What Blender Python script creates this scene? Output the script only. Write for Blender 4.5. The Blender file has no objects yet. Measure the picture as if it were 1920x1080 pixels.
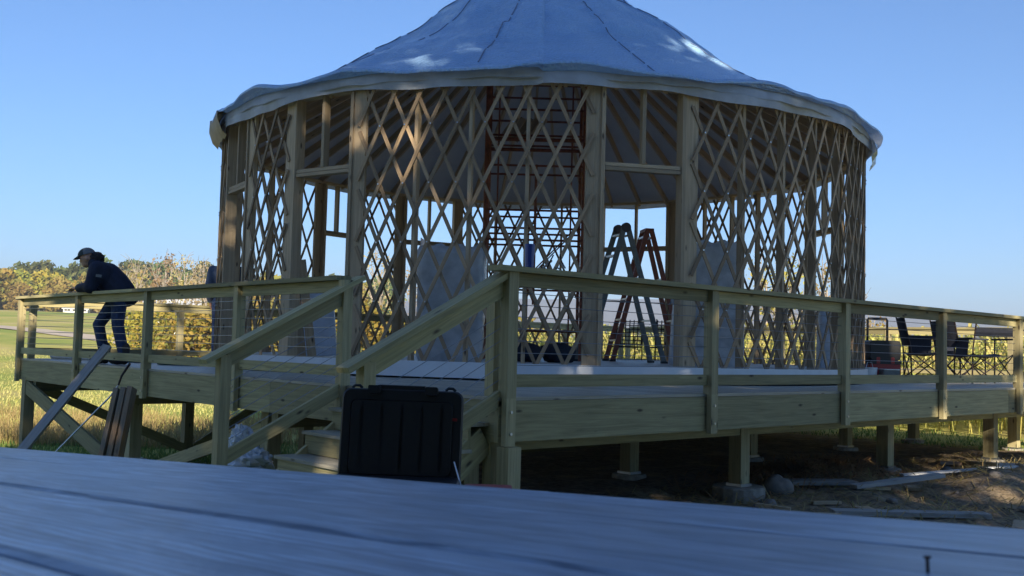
import bpy, math, random
import numpy as np
from mathutils import Vector, Matrix
rnd = random.Random(7)
nrs = np.random.RandomState(11)
scene = bpy.context.scene
col = scene.collection
R = math.radians

# ------------------------------------------------------------------ camera
CAMP = Vector((-4.6313, -5.2342, 0.3483))
AX_R = Vector((0.74078727, -0.67124181, 0.02585854))
AX_D = Vector((0.0587316, 0.0263731, -0.99792538))
AX_F = Vector((0.66916726, 0.74076913, 0.05895996))
cam_d = bpy.data.cameras.new('camera'); cam = bpy.data.objects.new('camera', cam_d); col.objects.link(cam)
up = -AX_D
m = Matrix(((AX_R.x, up.x, -AX_F.x, CAMP.x), (AX_R.y, up.y, -AX_F.y, CAMP.y), (AX_R.z, up.z, -AX_F.z, CAMP.z), (0, 0, 0, 1)))
cam.matrix_world = m
cam_d.sensor_width = 36; cam_d.lens = 36*1884.55/1920
cam_d.clip_start = .02; cam_d.clip_end = 12000
cam_d.dof.use_dof = True; cam_d.dof.focus_distance = 10.5; cam_d.dof.aperture_fstop = 20
scene.camera = cam

# ------------------------------------------------------------------ sky, sun, exposure
SUN_EL, HEAD = R(21), R(58)              # the light travels towards HEAD (from +X towards +Y)
w = bpy.data.worlds.new('World'); scene.world = w; w.use_nodes = True
nt = w.node_tree; bg = nt.nodes['Background']
sk = nt.nodes.new('ShaderNodeTexSky'); sk.sky_type = 'NISHITA'; sk.sun_disc = False
sk.sun_elevation = SUN_EL
az = HEAD + math.pi                        # direction to the sun
sk.sun_rotation = math.pi/2 - az
sk.altitude = 200; sk.air_density = 1.0; sk.dust_density = .0; sk.ozone_density = 8.0
nt.links.new(sk.outputs[0], bg.inputs[0]); bg.inputs[1].default_value = .08
sd = bpy.data.lights.new('sun', 'SUN'); so = bpy.data.objects.new('sun', sd); col.objects.link(so)
sd.energy = 5.0; sd.angle = R(.55); sd.color = (1.0, .88, .68)
ldir = Vector((math.cos(HEAD)*math.cos(SUN_EL), math.sin(HEAD)*math.cos(SUN_EL), -math.sin(SUN_EL)))
so.rotation_euler = ldir.to_track_quat('-Z', 'Y').to_euler()
so.location = (-10, -30, 20)
vs = scene.view_settings
vs.view_transform = 'Standard'; vs.look = 'None'; vs.exposure = 1.12; vs.gamma = 1; vs.use_curve_mapping = False
scene.render.engine = 'CYCLES'

# ------------------------------------------------------------------ materials
def mat(name):
    m = bpy.data.materials.new(name); m.use_nodes = True
    return m, m.node_tree, m.node_tree.nodes['Principled BSDF']
def N(t, typ, **kw):
    n = t.nodes.new(typ)
    for k, v in kw.items(): setattr(n, k, v)
    return n
def L(t, a, b): t.links.new(a, b)
def ramp(t, fac, stops):
    r = N(t, 'ShaderNodeValToRGB'); e = r.color_ramp.elements
    while len(e) < len(stops): e.new(.5)
    for x, (p, c) in zip(e, stops): x.position = p; x.color = (*c, 1)
    L(t, fac, r.inputs[0]); return r.outputs[0]
def mixc(t, fac, a, b, typ='MIX'):
    n = N(t, 'ShaderNodeMix', data_type='RGBA', blend_type=typ)
    if isinstance(fac, (int, float)): n.inputs[0].default_value = fac
    else: L(t, fac, n.inputs[0])
    for s, v in ((6, a), (7, b)):
        if isinstance(v, tuple): n.inputs[s].default_value = (*v, 1)
        else: L(t, v, n.inputs[s])
    return n.outputs[2]
def mth(t, op, a, b=0.0):
    n = N(t, 'ShaderNodeMath', operation=op)
    for i, v in enumerate((a, b)):
        if isinstance(v, (int, float)): n.inputs[i].default_value = v
        else: L(t, v, n.inputs[i])
    return n.outputs[0]
def noise(t, vec, scale, detail=4, rough=.55, dist=0):
    n = N(t, 'ShaderNodeTexNoise'); n.inputs['Scale'].default_value = scale; n.inputs['Detail'].default_value = detail
    n.inputs['Roughness'].default_value = rough; n.inputs['Distortion'].default_value = dist
    if vec is not None: L(t, vec, n.inputs['Vector'])
    return n.outputs[0]
def bump(t, b, h, s=.3, d=.01):
    n = N(t, 'ShaderNodeBump'); n.inputs['Strength'].default_value = s; n.inputs['Distance'].default_value = d
    L(t, h, n.inputs['Height']); L(t, n.outputs[0], b.inputs['Normal'])
def wood(name, dark, light, rough=.75, knots=.9, vary=.3, tint=None, gu=1.1, gv=26, bs=.35, swirl=False):
    m, t, b = mat(name)
    uv = N(t, 'ShaderNodeUVMap').outputs[0]
    oi = N(t, 'ShaderNodeObjectInfo')
    off = N(t, 'ShaderNodeVectorMath', operation='SCALE'); 
    cmb = N(t, 'ShaderNodeCombineXYZ'); L(t, oi.outputs['Random'], cmb.inputs[0]); L(t, oi.outputs['Random'], cmb.inputs[1])
    L(t, cmb.outputs[0], off.inputs[0]); off.inputs['Scale'].default_value = 37.0
    add = N(t, 'ShaderNodeVectorMath', operation='ADD'); L(t, uv, add.inputs[0]); L(t, off.outputs[0], add.inputs[1])
    mp = N(t, 'ShaderNodeMapping'); mp.inputs['Scale'].default_value = (gu, gv, 1); L(t, add.outputs[0], mp.inputs[0])
    g = noise(t, mp.outputs[0], 1.6, 6, .6, .9)
    c = ramp(t, g, [(.3, dark), (.68, light)] if not swirl else [(.36, dark), (.66, light)])
    mp2 = N(t, 'ShaderNodeMapping'); mp2.inputs['Scale'].default_value = (1.3, 3, 1); L(t, add.outputs[0], mp2.inputs[0])
    g2 = noise(t, mp2.outputs[0], 1.5, 3)
    c = mixc(t, mth(t, 'MULTIPLY', g2, .55), c, tuple(x*.62 for x in light), 'MIX')
    if swirl:
        mp4 = N(t, 'ShaderNodeMapping'); mp4.inputs['Scale'].default_value = (4.2, 26, 1); L(t, add.outputs[0], mp4.inputs[0])
        w4 = N(t, 'ShaderNodeTexWave'); w4.wave_type = 'BANDS'; w4.bands_direction = 'Y'; w4.inputs['Scale'].default_value = 1.6; w4.inputs['Distortion'].default_value = 9; w4.inputs['Detail'].default_value = 3; w4.inputs['Detail Scale'].default_value = .8
        L(t, mp4.outputs[0], w4.inputs['Vector'])
        c = mixc(t, mth(t, 'MULTIPLY', ramp(t, w4.outputs[1], [(.45, (0, 0, 0)), (.95, (1, 1, 1))]), .6), c, tuple(x*.55 for x in dark))
    if swirl: c = mixc(t, mth(t, 'MULTIPLY', ramp(t, g2, [(.5, (0, 0, 0)), (.72, (1, 1, 1))]), .45), c, (.30, .27, .25))
    if tint: c = mixc(t, mth(t, 'MULTIPLY', ramp(t, g2, [(.45, (0, 0, 0)), (.7, (1, 1, 1))]), .6), c, tint)
    if knots:
        mp3 = N(t, 'ShaderNodeMapping'); mp3.inputs['Scale'].default_value = (2.9, 8.5, 1); L(t, add.outputs[0], mp3.inputs[0])
        v = N(t, 'ShaderNodeTexVoronoi'); v.inputs['Scale'].default_value = 1.0; L(t, mp3.outputs[0], v.inputs['Vector'])
        k = ramp(t, v.outputs['Distance'], [(.05, (1, 1, 1)), (.14, (0, 0, 0))])
        c = mixc(t, mth(t, 'MULTIPLY', k, knots), c, (.035, .022, .015))
    hs = N(t, 'ShaderNodeHueSaturation'); L(t, c, hs.inputs['Color'])
    L(t, mth(t, 'ADD', mth(t, 'MULTIPLY', oi.outputs['Random'], vary), 1-vary/2), hs.inputs['Value'])
    L(t, hs.outputs[0], b.inputs['Base Color'])
    b.inputs['Roughness'].default_value = rough
    bump(t, b, g, bs, .004)
    return m
def plain(name, c, rough=.6, metal=0, nz=0.0, scale=20, bs=0, spec=.5, c2=None):
    m, t, b = mat(name)
    b.inputs['Roughness'].default_value = rough; b.inputs['Metallic'].default_value = metal
    b.inputs['Specular IOR Level'].default_value = spec
    tc = N(t, 'ShaderNodeTexCoord').outputs['Object']
    n = noise(t, tc, scale, 4)
    lo = tuple(max(0, x*(1-nz)) for x in c) if c2 is None else c2
    L(t, ramp(t, n, [(.35, lo), (.65, c)]), b.inputs['Base Color'])
    if bs: bump(t, b, n, bs, .01)
    return m
def leafmat(name, cols, trans=.35):
    m, t, b = mat(name)
    g = N(t, 'ShaderNodeNewGeometry'); oi = N(t, 'ShaderNodeObjectInfo')
    c = ramp(t, g.outputs['Random Per Island'], [(i/(len(cols)-1), x) for i, x in enumerate(cols)])
    hs = N(t, 'ShaderNodeHueSaturation'); L(t, c, hs.inputs['Color'])
    L(t, mth(t, 'ADD', mth(t, 'MULTIPLY', oi.outputs['Random'], .06), .47), hs.inputs['Hue'])
    L(t, mth(t, 'ADD', mth(t, 'MULTIPLY', oi.outputs['Random'], .5), .75), hs.inputs['Value'])
    L(t, hs.outputs[0], b.inputs['Base Color']); b.inputs['Roughness'].default_value = .6
    b.inputs['Specular IOR Level'].default_value = .25
    tr = N(t, 'ShaderNodeBsdfTranslucent'); L(t, hs.outputs[0], tr.inputs[0])
    mx = N(t, 'ShaderNodeMixShader'); mx.inputs[0].default_value = trans
    L(t, b.outputs[0], mx.inputs[1]); L(t, tr.outputs[0], mx.inputs[2])
    L(t, mx.outputs[0], t.nodes['Material Output'].inputs[0])
    return m

M = {}
M['pt'] = wood('treated_lumber', (.22, .19, .092), (.47, .41, .21), vary=.75)
M['deck'] = wood('decking', (.27, .25, .19), (.48, .44, .35), rough=.45, vary=.4)
M['post'] = wood('treated_post', (.26, .22, .11), (.50, .43, .24), vary=.5)
M['lath'] = wood('lath_wood', (.22, .15, .09), (.46, .33, .2), vary=.7, knots=.6)
M['stud'] = wood('framing_pine', (.36, .26, .16), (.58, .45, .29), vary=.5)
M['rafter'] = wood('rafter_pine', (.42, .29, .17), (.62, .46, .3), vary=.3)
M['table'] = wood('weathered_table_wood', (.17, .22, .31), (.58, .71, .88), rough=.4, knots=.3, vary=.3, gu=5.5, gv=30, bs=.6, swirl=True)
M['wrap0'] = None; M['plank'] = wood('old_plank', (.16, .13, .1), (.34, .27, .2), vary=.3, tint=(.5, .24, .08))  # plank: orange tone mixed into the base colour in noise patches
M['oldgrey'] = wood('grey_board', (.24, .23, .21), (.42, .4, .37), vary=.3)
M['bolt'] = plain('galvanised_bolt', (.55, .56, .58), .35, 1)
M['cable'] = plain('steel_cable', (.32, .33, .34), .4, .9)
M['white_metal'] = plain('white_flashing', (.76, .79, .82), .38, 0, .08, 6)
M['floor'] = plain('painted_floor', (.5, .5, .48), .45, 0, .15, 4)
M['rust'] = plain('scaffold_paint', (.3, .095, .045), .6, .1, .5, 14)
M['liner'] = plain('roof_liner', (.6, .53, .44), .6, 0, .15, 3, .2); M['concrete'] = plain('concrete', (.42, .38, .32), .9, 0, .3, 18, .5)
M['black'] = plain('black_plastic', (.012, .012, .014), .45, 0, .2, 60)
M['red'] = plain('red_plastic', (.32, .02, .02), .4)
M['alu'] = plain('aluminium', (.6, .61, .62), .35, .9, .15)
M['ladder_red'] = plain('orange_fibreglass', (.30, .09, .05), .5, 0, .2)
M['ladder_grey'] = plain('grey_ladder_rail', (.17, .18, .17), .5, .3, .2)
M['chairfab'] = plain('navy_chair_fabric', (.018, .022, .04), .8, 0, .3, 30)
M['chairtube'] = plain('dark_tube', (.05, .035, .035), .4, .6)
M['blue_cup'] = plain('blue_tumbler', (.015, .05, .25), .3)
M['wrap'] = plain('plastic_wrap', (.62, .64, .66), .22, 0, .35, 5, 1.0)
M['bluewrap'] = plain('blue_wrap', (.62, .70, .82), .28, 0, .25, 5, .6)
M['white'] = plain('white_paint', (.78, .78, .76), .5)
M['skin'] = plain('skin', (.48, .27, .19), .55)
M['navy'] = plain('navy_jacket', (.012, .016, .042), .75, 0, .35, 25, .4)
M['jeans'] = plain('dark_jeans', (.03, .055, .14), .8, 0, .4, 30, .3)
M['boot'] = plain('black_boot', (.014, .013, .013), .6)
M['hair'] = plain('dark_curly_hair', (.02, .014, .011), .7, 0, .5, 60, .8)
M['cap'] = plain('green_cap_cloth', (.035, .05, .05), .8)
M['capback'] = plain('grey_cap_mesh', (.16, .17, .18), .8)
M['grey_jersey'] = plain('slate_hoodie', (.09, .12, .19), .8, 0, .2, 20)
M['bark'] = plain('bark', (.16, .12, .09), .9, 0, .5, 12, .6)
M['palebark'] = plain('pale_bark', (.36, .31, .26), .9, 0, .4, 12)
M['green_plastic'] = plain('green_plastic', (.02, .10, .075), .5)
M['stone'] = plain('stone', (.26, .23, .2), .9, 0, .4, 9, .5)
M['leaf_yellow'] = leafmat('leaf_yellow', [(.16, .19, .04), (.3, .28, .05), (.44, .34, .06), (.36, .26, .05), (.24, .25, .05)])
M['leaf_green'] = leafmat('leaf_green', [(.06, .09, .03), (.11, .15, .04), (.18, .2, .06), (.09, .12, .035)])
M['leaf_orange'] = leafmat('leaf_orange', [(.24, .23, .06), (.38, .31, .08), (.36, .25, .07), (.36, .32, .09)])
M['leaf_pale'] = leafmat('leaf_pale', [(.32, .25, .14), (.38, .3, .16), (.32, .22, .1), (.42, .34, .2)])
M['leaf_oak'] = leafmat('leaf_shade_tree', [(.04, .07, .02), (.08, .1, .03), (.12, .12, .03)], .3)
M['corn'] = leafmat('corn_leaf', [(.26, .28, .07), (.5, .46, .13), (.62, .52, .2), (.5, .36, .15), (.34, .37, .1)], .35)
M['drygrass'] = leafmat('dry_grass', [(.38, .32, .13), (.5, .42, .18), (.36, .27, .11), (.4, .38, .12)], .3)
M['grass'] = leafmat('green_grass', [(.08, .15, .035), (.14, .23, .05), (.22, .27, .07)], .3)
M['straw'] = leafmat('straw', [(.38, .2, .09), (.46, .3, .15), (.3, .16, .08)], .2)

def translucent(m, f, c):
    t = m.node_tree; b = t.nodes['Principled BSDF']; tr = N(t, 'ShaderNodeBsdfTranslucent'); tr.inputs[0].default_value = (*c, 1)
    mx = N(t, 'ShaderNodeMixShader'); mx.inputs[0].default_value = f
    L(t, b.outputs[0], mx.inputs[1]); L(t, tr.outputs[0], mx.inputs[2]); L(t, mx.outputs[0], t.nodes['Material Output'].inputs[0])
    return m
def tarp_mat():
    m, t, b = mat('silver_tarp')
    tc = N(t, 'ShaderNodeTexCoord').outputs['Object']
    n1 = noise(t, tc, 2.2, 4); n2 = noise(t, tc, 26, 3)
    L(t, ramp(t, n1, [(.3, (.30, .53, .86)), (.7, (.40, .62, .92))]), b.inputs['Base Color'])
    b.inputs['Roughness'].default_value = .22; b.inputs['Specular IOR Level'].default_value = .9
    v = N(t, 'ShaderNodeTexVoronoi'); v.inputs['Scale'].default_value = 34; L(t, tc, v.inputs['Vector'])
    h = mth(t, 'ADD', mth(t, 'MULTIPLY', n1, 4.0), mth(t, 'ADD', mth(t, 'MULTIPLY', v.outputs['Distance'], .55), mth(t, 'MULTIPLY', n2, .25)))
    bump(t, b, h, .8, .03)
    return translucent(m, .2, (.75, .8, .9))
M['tarp'] = tarp_mat(); translucent(M['liner'], .28, (.8, .7, .58))

# ------------------------------------------------------------------ mesh helpers
class MB:
    def __init__(s): s.v = []; s.f = []; s.uv = []; s.mi = []; s.k = 0
    def face(s, idx, uvs=None): s.f.append(idx); s.uv.append(uvs or [(0, 0)]*len(idx)); s.mi.append(s.k)
    def beam(s, p0, p1, w, h, upv=(0, 0, 1), cut0=None, cut1=None):
        p0 = Vector(p0); p1 = Vector(p1); d = p1-p0; ln = d.length
        if ln < 1e-6: return s
        d.normalize(); u = Vector(upv); sd = d.cross(u)
        if sd.length < 1e-4: sd = d.cross(Vector((1, 0, 0)))
        sd.normalize(); u = sd.cross(d)
        b = len(s.v); o = rnd.random()*3
        for p in (p0, p1):
            for a, c in ((-1, -1), (1, -1), (1, 1), (-1, 1)): s.v.append(p+sd*(a*w/2)+u*(c*h/2))
        dims = (w, h, w, h); acc = 0
        for i in range(4):
            j = (i+1) % 4
            s.face((b+4+i, b+4+j, b+j, b+i), [(o+ln, acc), (o+ln, acc+dims[i]), (o, acc+dims[i]), (o, acc)]); acc += dims[i]+.31
        s.face((b, b+1, b+2, b+3), [(o, 0), (o, w), (o+.05, w), (o+.05, 0)])
        s.face((b+7, b+6, b+5, b+4), [(o, 0), (o, w), (o+.05, w), (o+.05, 0)])
        return s
    def box(s, lo, hi):
        lo = Vector(lo); hi = Vector(hi); c = (lo+hi)/2; e = hi-lo
        ax = max(range(3), key=lambda i: e[i])
        if ax == 0: return s.beam((lo.x, c.y, c.z), (hi.x, c.y, c.z), e.y, e.z)
        if ax == 1: return s.beam((c.x, lo.y, c.z), (c.x, hi.y, c.z), e.x, e.z)
        return s.beam((c.x, c.y, lo.z), (c.x, c.y, hi.z), e.x, e.y, (0, 1, 0))
    def tube(s, pts, r, n=6, cap=True):
        pts = [Vector(p) for p in pts]
        rs = r if isinstance(r, (list, tuple)) else [r]*len(pts)
        b = len(s.v); prev = None
        for i, p in enumerate(pts):
            d = (pts[min(i+1, len(pts)-1)]-pts[max(i-1, 0)]).normalized()
            if prev is None:
                a = d.cross(Vector((0, 0, 1)))
                if a.length < .05: a = d.cross(Vector((1, 0, 0)))
            else: a = prev-d*prev.dot(d)
            a.normalize(); prev = a; c = d.cross(a)
            for k in range(n):
                an = 2*math.pi*k/n; s.v.append(p+(a*math.cos(an)+c*math.sin(an))*rs[i])
        for i in range(len(pts)-1):
            for k in range(n):
                j = (k+1) % n; q = b+i*n
                s.face((q+k, q+j, q+n+j, q+n+k), [(i*.3, k/n), (i*.3, (k+1)/n), (i*.3+.3, (k+1)/n), (i*.3+.3, k/n)])
        if cap:
            s.face(tuple(b+k for k in reversed(range(n)))); q = b+(len(pts)-1)*n; s.face(tuple(q+k for k in range(n)))
        return s
    def ell(s, c, rx, ry, rz, n=12, m=8, rot=None):
        c = Vector(c); b = len(s.v)
        for i in range(m+1):
            th = math.pi*i/m
            for k in range(n):
                an = 2*math.pi*k/n
                p = Vector((rx*math.sin(th)*math.cos(an), ry*math.sin(th)*math.sin(an), rz*math.cos(th)))
                s.v.append(c+(rot @ p if rot else p))
        for i in range(m):
            for k in range(n):
                j = (k+1) % n; q = b+i*n; s.face((q+k, q+n+k, q+n+j, q+j))
        return s
    def grid(s, P):                                  # P[i][j] points
        b = len(s.v); ni = len(P); nj = len(P[0])
        for r_ in P: s.v.extend(r_)
        for i in range(ni-1):
            for j in range(nj-1):
                q = b+i*nj+j; s.face((q, q+1, q+nj+1, q+nj), [(i*.1, j*.1), (i*.1, j*.1+.1), (i*.1+.1, j*.1+.1), (i*.1+.1, j*.1)])
        return s
    def quad(s, a, b, c, d):
        k = len(s.v); s.v.extend([Vector(x) for x in (a, b, c, d)]); s.face((k, k+1, k+2, k+3), [(0, 0), (1, 0), (1, 1), (0, 1)]); return s
    def build(s, name, m, parent=None, smooth=False, local=False):
        off = Vector((0, 0, 0))
        if parent is not None and not local: off = wloc(parent)
        me = bpy.data.meshes.new(name)
        me.from_pydata([tuple(Vector(v)-off) for v in s.v], [], s.f)
        uvl = me.uv_layers.new(name='UVMap')
        flat = [c for u in s.uv for p in u for c in p]
        uvl.data.foreach_set('uv', flat)
        for x in (m if isinstance(m, list) else [m]): me.materials.append(x)
        if isinstance(m, list): me.polygons.foreach_set('material_index', s.mi)
        if smooth: me.polygons.foreach_set('use_smooth', [True]*len(me.polygons))
        me.update()
        o = bpy.data.objects.new(name, me); col.objects.link(o)
        if parent is not None: o.parent = parent
        return o
WL = {}
def wloc(o):
    p = Vector(o.location)
    while o.parent is not None: o = o.parent; p = p+Vector(o.location)
    return p
def tag(o, label=None, cat=None, group=None, kind=None):
    if label: o['label'] = label
    if cat: o['category'] = cat
    if group: o['group'] = group
    if kind: o['kind'] = kind
    return o
def thing(name, loc, label, cat, group=None, rz=0):
    o = bpy.data.objects.new(name, None); o.empty_display_size = .2; col.objects.link(o)
    o.location = loc; o.rotation_euler = (0, 0, rz)
    return tag(o, label, cat, group)
def copy_tree(o, parent=None):
    c = o.copy(); col.objects.link(c)
    if parent is not None: c.parent = parent
    for ch in list(o.children): copy_tree(ch, c)
    return c
def B(p0, p1, w, h, name, m, parent, upv=(0, 0, 1), local=False):
    return MB().beam(p0, p1, w, h, upv).build(name, M[m], parent, local=local)
def fast_mesh(name, V, F, m, parent=None, smooth=False):   # numpy verts, faces (n,k)
    me = bpy.data.meshes.new(name); V = np.asarray(V, np.float32); F = np.asarray(F, np.int32); k = F.shape[1]
    me.vertices.add(len(V)); me.vertices.foreach_set('co', V.ravel())
    me.loops.add(F.size); me.loops.foreach_set('vertex_index', F.ravel())
    me.polygons.add(len(F)); me.polygons.foreach_set('loop_start', np.arange(0, F.size, k, dtype=np.int32))
    me.polygons.foreach_set('loop_total', np.full(len(F), k, np.int32))
    if smooth: me.polygons.foreach_set('use_smooth', np.ones(len(F), bool))
    me.update(); me.validate(); me.materials.append(m)
    o = bpy.data.objects.new(name, me); col.objects.link(o)
    if parent is not None: o.parent = parent
    return o
def sm(a, b, x):
    t = np.clip((x-a)/(b-a), 0, 1); return t*t*(3-2*t)
# value noise for terrain and cloth
_T = nrs.rand(256, 256)
def vn(x, y):
    x = np.asarray(x, float); y = np.asarray(y, float)
    xi = np.floor(x).astype(int); yi = np.floor(y).astype(int); fx = x-xi; fy = y-yi
    fx = fx*fx*(3-2*fx); fy = fy*fy*(3-2*fy)
    g = lambda i, j: _T[i % 256, j % 256]
    return (g(xi, yi)*(1-fx)+g(xi+1, yi)*fx)*(1-fy)+(g(xi, yi+1)*(1-fx)+g(xi+1, yi+1)*fx)*fy-.5

# ------------------------------------------------------------------ terrain
FW = np.array([AX_F.x, AX_F.y]); FW = FW/np.linalg.norm(FW); RT = np.array([FW[1], -FW[0]])
def terrain(x, y):
    x = np.asarray(x, float); y = np.asarray(y, float)
    dx = x-CAMP.x; dy = y-CAMP.y
    s = dx*FW[0]+dy*FW[1]; l = dx*RT[0]+dy*RT[1]; d = np.hypot(dx, dy)
    near = -.46-.59*sm(1.0, 8.0, s)
    near = near-.45*sm(10, 16.5, s)*sm(3, -4, l)-.08*sm(12, 18, s)
    azd = np.degrees(np.arctan2(l, np.maximum(s, .01)))
    wl = sm(3, -8, azd)
    farl = np.interp(d, [0, 45, 60, 75, 85, 150, 220, 420, 4000], [-1.58, -1.58, -.95, -.08, .35, 3.5, 5.2, 7, 7])
    farr = np.interp(d, [0, 30, 60, 150, 600, 4000], [-1.13, -1.2, -1.4, -2.5, -5, -8])
    far = farl*wl+farr*(1-wl)
    k = sm(16, 40, d)*sm(0, 6, s)
    z = near*(1-k)+far*k
    z = z+.05*vn(x*.6, y*.6)+.25*vn(x*.05, y*.05)*sm(30, 80, d)
    # spoil heaps and ruts beside the right edge of the deck
    g = lambda cx, cy, rx, ry, h: h*np.exp(-((x-cx)/rx)**2-((y-cy)/ry)**2)
    z = z+g(5.6, .95, 1.0, .5, .20)+g(6.4, -.75, .7, .45, .17)+g(7.4, -.6, 1.0, .5, .10)+g(8.4, -.2, 1.2, .5, .06)-g(5.35, -.45, .45, .25, .12)
    rough = sm(1.5, 3, x)*sm(16, 12, x)*sm(3.0, 1.0, y)*sm(-5, -3, y)
    z = z+rough*(.10*vn(x*2.3+9, y*2.3)+.05*vn(x*6, y*6)+.03*vn(x*15, y*15))
    return z
azs = np.radians(np.unique(np.concatenate([np.arange(-33, 33.01, .45), np.arange(33, 327.1, 4.9)])))
rr = np.concatenate([[0.0], np.geomspace(.6, 7.5, 26), np.linspace(7.7, 22, 90), np.geomspace(22.6, 6000, 75)])
th0 = math.atan2(FW[1], FW[0])
A, Rr = np.meshgrid(azs, rr, indexing='ij')
GX = CAMP.x+Rr*np.cos(th0-A); GY = CAMP.y+Rr*np.sin(th0-A); GZ = terrain(GX, GY)
na, nr = A.shape
idx = np.arange(na*nr).reshape(na, nr); nx = np.roll(idx, -1, 0)
F = np.stack([idx[:, :-1].ravel(), idx[:, 1:].ravel(), nx[:, 1:].ravel(), nx[:, :-1].ravel()], 1)
def ground_mat():
    m, t, b = mat('ground_soil_and_grass')
    tc = N(t, 'ShaderNodeNewGeometry').outputs['Position']
    n1 = noise(t, tc, .09, 5, .6); n2 = noise(t, tc, 2.5, 6, .65); n3 = noise(t, tc, 14, 5, .6)
    grass = ramp(t, n1, [(.38, (.24, .31, .06)), (.5, (.43, .40, .11)), (.62, (.56, .45, .2))])
    grass = mixc(t, mth(t, 'MULTIPLY', n2, .55), grass, (.33, .35, .09))
    soil = ramp(t, n3, [(.3, (.13, .1, .07)), (.6, (.3, .235, .165)), (.8, (.5, .39, .26))])
    soil = mixc(t, ramp(t, n2, [(.5, (0, 0, 0)), (.66, (1, 1, 1))]), soil, (.42, .32, .2))
    sx = N(t, 'ShaderNodeSeparateXYZ'); L(t, tc, sx.inputs[0])
    # worn building plot round the deck: soil for -4<x<13.5, y<7
    def band(v, a, b_):
        mr = N(t, 'ShaderNodeMapRange'); L(t, v, mr.inputs[0]); mr.inputs[1].default_value = a; mr.inputs[2].default_value = b_; return mr.outputs[0]
    xx = mth(t, 'ADD', sx.outputs[0], mth(t, 'MULTIPLY', n2, 2.0)); yy = mth(t, 'ADD', sx.outputs[1], mth(t, 'MULTIPLY', n2, 2.0))
    msk = mth(t, 'MULTIPLY', mth(t, 'MULTIPLY', band(xx, 0, 1.5), band(xx, 14.2, 13)), mth(t, 'MULTIPLY', band(yy, 8, 6.5), band(yy, -8, -6)))
    L(t, mixc(t, msk, grass, soil), b.inputs['Base Color']); b.inputs['Roughness'].default_value = .95
    b.inputs['Specular IOR Level'].default_value = .15
    bump(t, b, mth(t, 'ADD', n3, n2), .7, .05)
    return m
M['ground'] = ground_mat()
ground = fast_mesh('ground', np.stack([GX.ravel(), GY.ravel(), GZ.ravel()], 1), F[:, ::-1], M['ground'], smooth=True)
tag(ground, kind='structure')
def tz(x, y): return float(terrain(np.array([x]), np.array([y]))[0])
def pix(u, v, depth):                                # design aid: pixel (1920 wide) and depth to a world point
    return CAMP+(AX_R*((u-960)/1884.55)+AX_D*((v-540)/1884.55)+AX_F)*depth
def cast(u, v, d0=10, d1=400):
    d = (AX_R*((u-960)/1884.55)+AX_D*((v-540)/1884.55)+AX_F)
    ts = np.geomspace(d0, d1, 900); P = np.array(CAMP)[None]+ts[:, None]*np.array(d)[None]
    h = P[:, 2]-terrain(P[:, 0], P[:, 1]); k = np.argmax(h < 0)
    return Vector(P[k]) if h.min() < 0 else Vector(P[-1])
# gravel track over the left field
def ribbon(name, pts, wid, m):
    V = []; Fc = []
    for i, p in enumerate(pts):
        d = (pts[min(i+1, len(pts)-1)]-pts[max(i-1, 0)]); n = Vector((-d.y, d.x, 0)).normalized()
        for a in (-1, -.33, .33, 1):
            q = p+n*(a*wid/2); V.append((q.x, q.y, tz(q.x, q.y)+.05))
    for i in range(len(pts)-1):
        for k in range(3): Fc.append((i*4+k, i*4+k+1, i*4+5+k, i*4+4+k))
    return fast_mesh(name, V, Fc, m)
M['gravel'] = plain('pale_gravel', (.56, .47, .36), .95, 0, .2, 1.5)
c0 = pix(-60, 618, 88); pts = []
ctrl = [pix(-150, 600, 96), pix(0, 622, 86), pix(100, 632, 80), pix(180, 643, 75), pix(300, 660, 68), pix(420, 680, 58)]
for i in range(len(ctrl)-1):
    for k in range(8): pts.append(ctrl[i].lerp(ctrl[i+1], k/8))
tag(ribbon('gravel_track', pts, 3.2, M['gravel']), kind='structure')

# ------------------------------------------------------------------ mountain ridge
V = []; Fc = []
nseg = 120
for i in range(nseg+1):
    a = th0-R(-60+120*i/nseg)
    deg = -60+120*i/nseg
    elev = 2.75+.25*math.sin(deg*.11)-.018*max(0, deg-6)**1.15-.012*max(0, -deg)
    elev += .12*float(vn(np.array([deg*.35]), np.array([3.3]))[0])+.06*float(vn(np.array([deg*1.3]), np.array([8.3]))[0])
    for d, k in ((1450, 0), (1600, .35), (1800, .75), (2000, 1.0), (2300, .3)):
        h = -12+(math.tan(R(elev))*2000+12)*k+(5*float(vn(np.array([deg*.8+k*9]), np.array([k*7]))[0]) if 0 < k < 1 else 0)
        V.append((CAMP.x+d*math.cos(a), CAMP.y+d*math.sin(a), h))
for i in range(nseg):
    for k in range(4): Fc.append((i*5+k, i*5+5+k, i*5+6+k, i*5+k+1))
M['ridge'] = plain('wooded_ridge', (.15, .12, .07), .95, 0, .45, .012, 0, .1)
tag(fast_mesh('mountain_ridge', V, Fc, M['ridge'], smooth=True), kind='structure')

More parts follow.
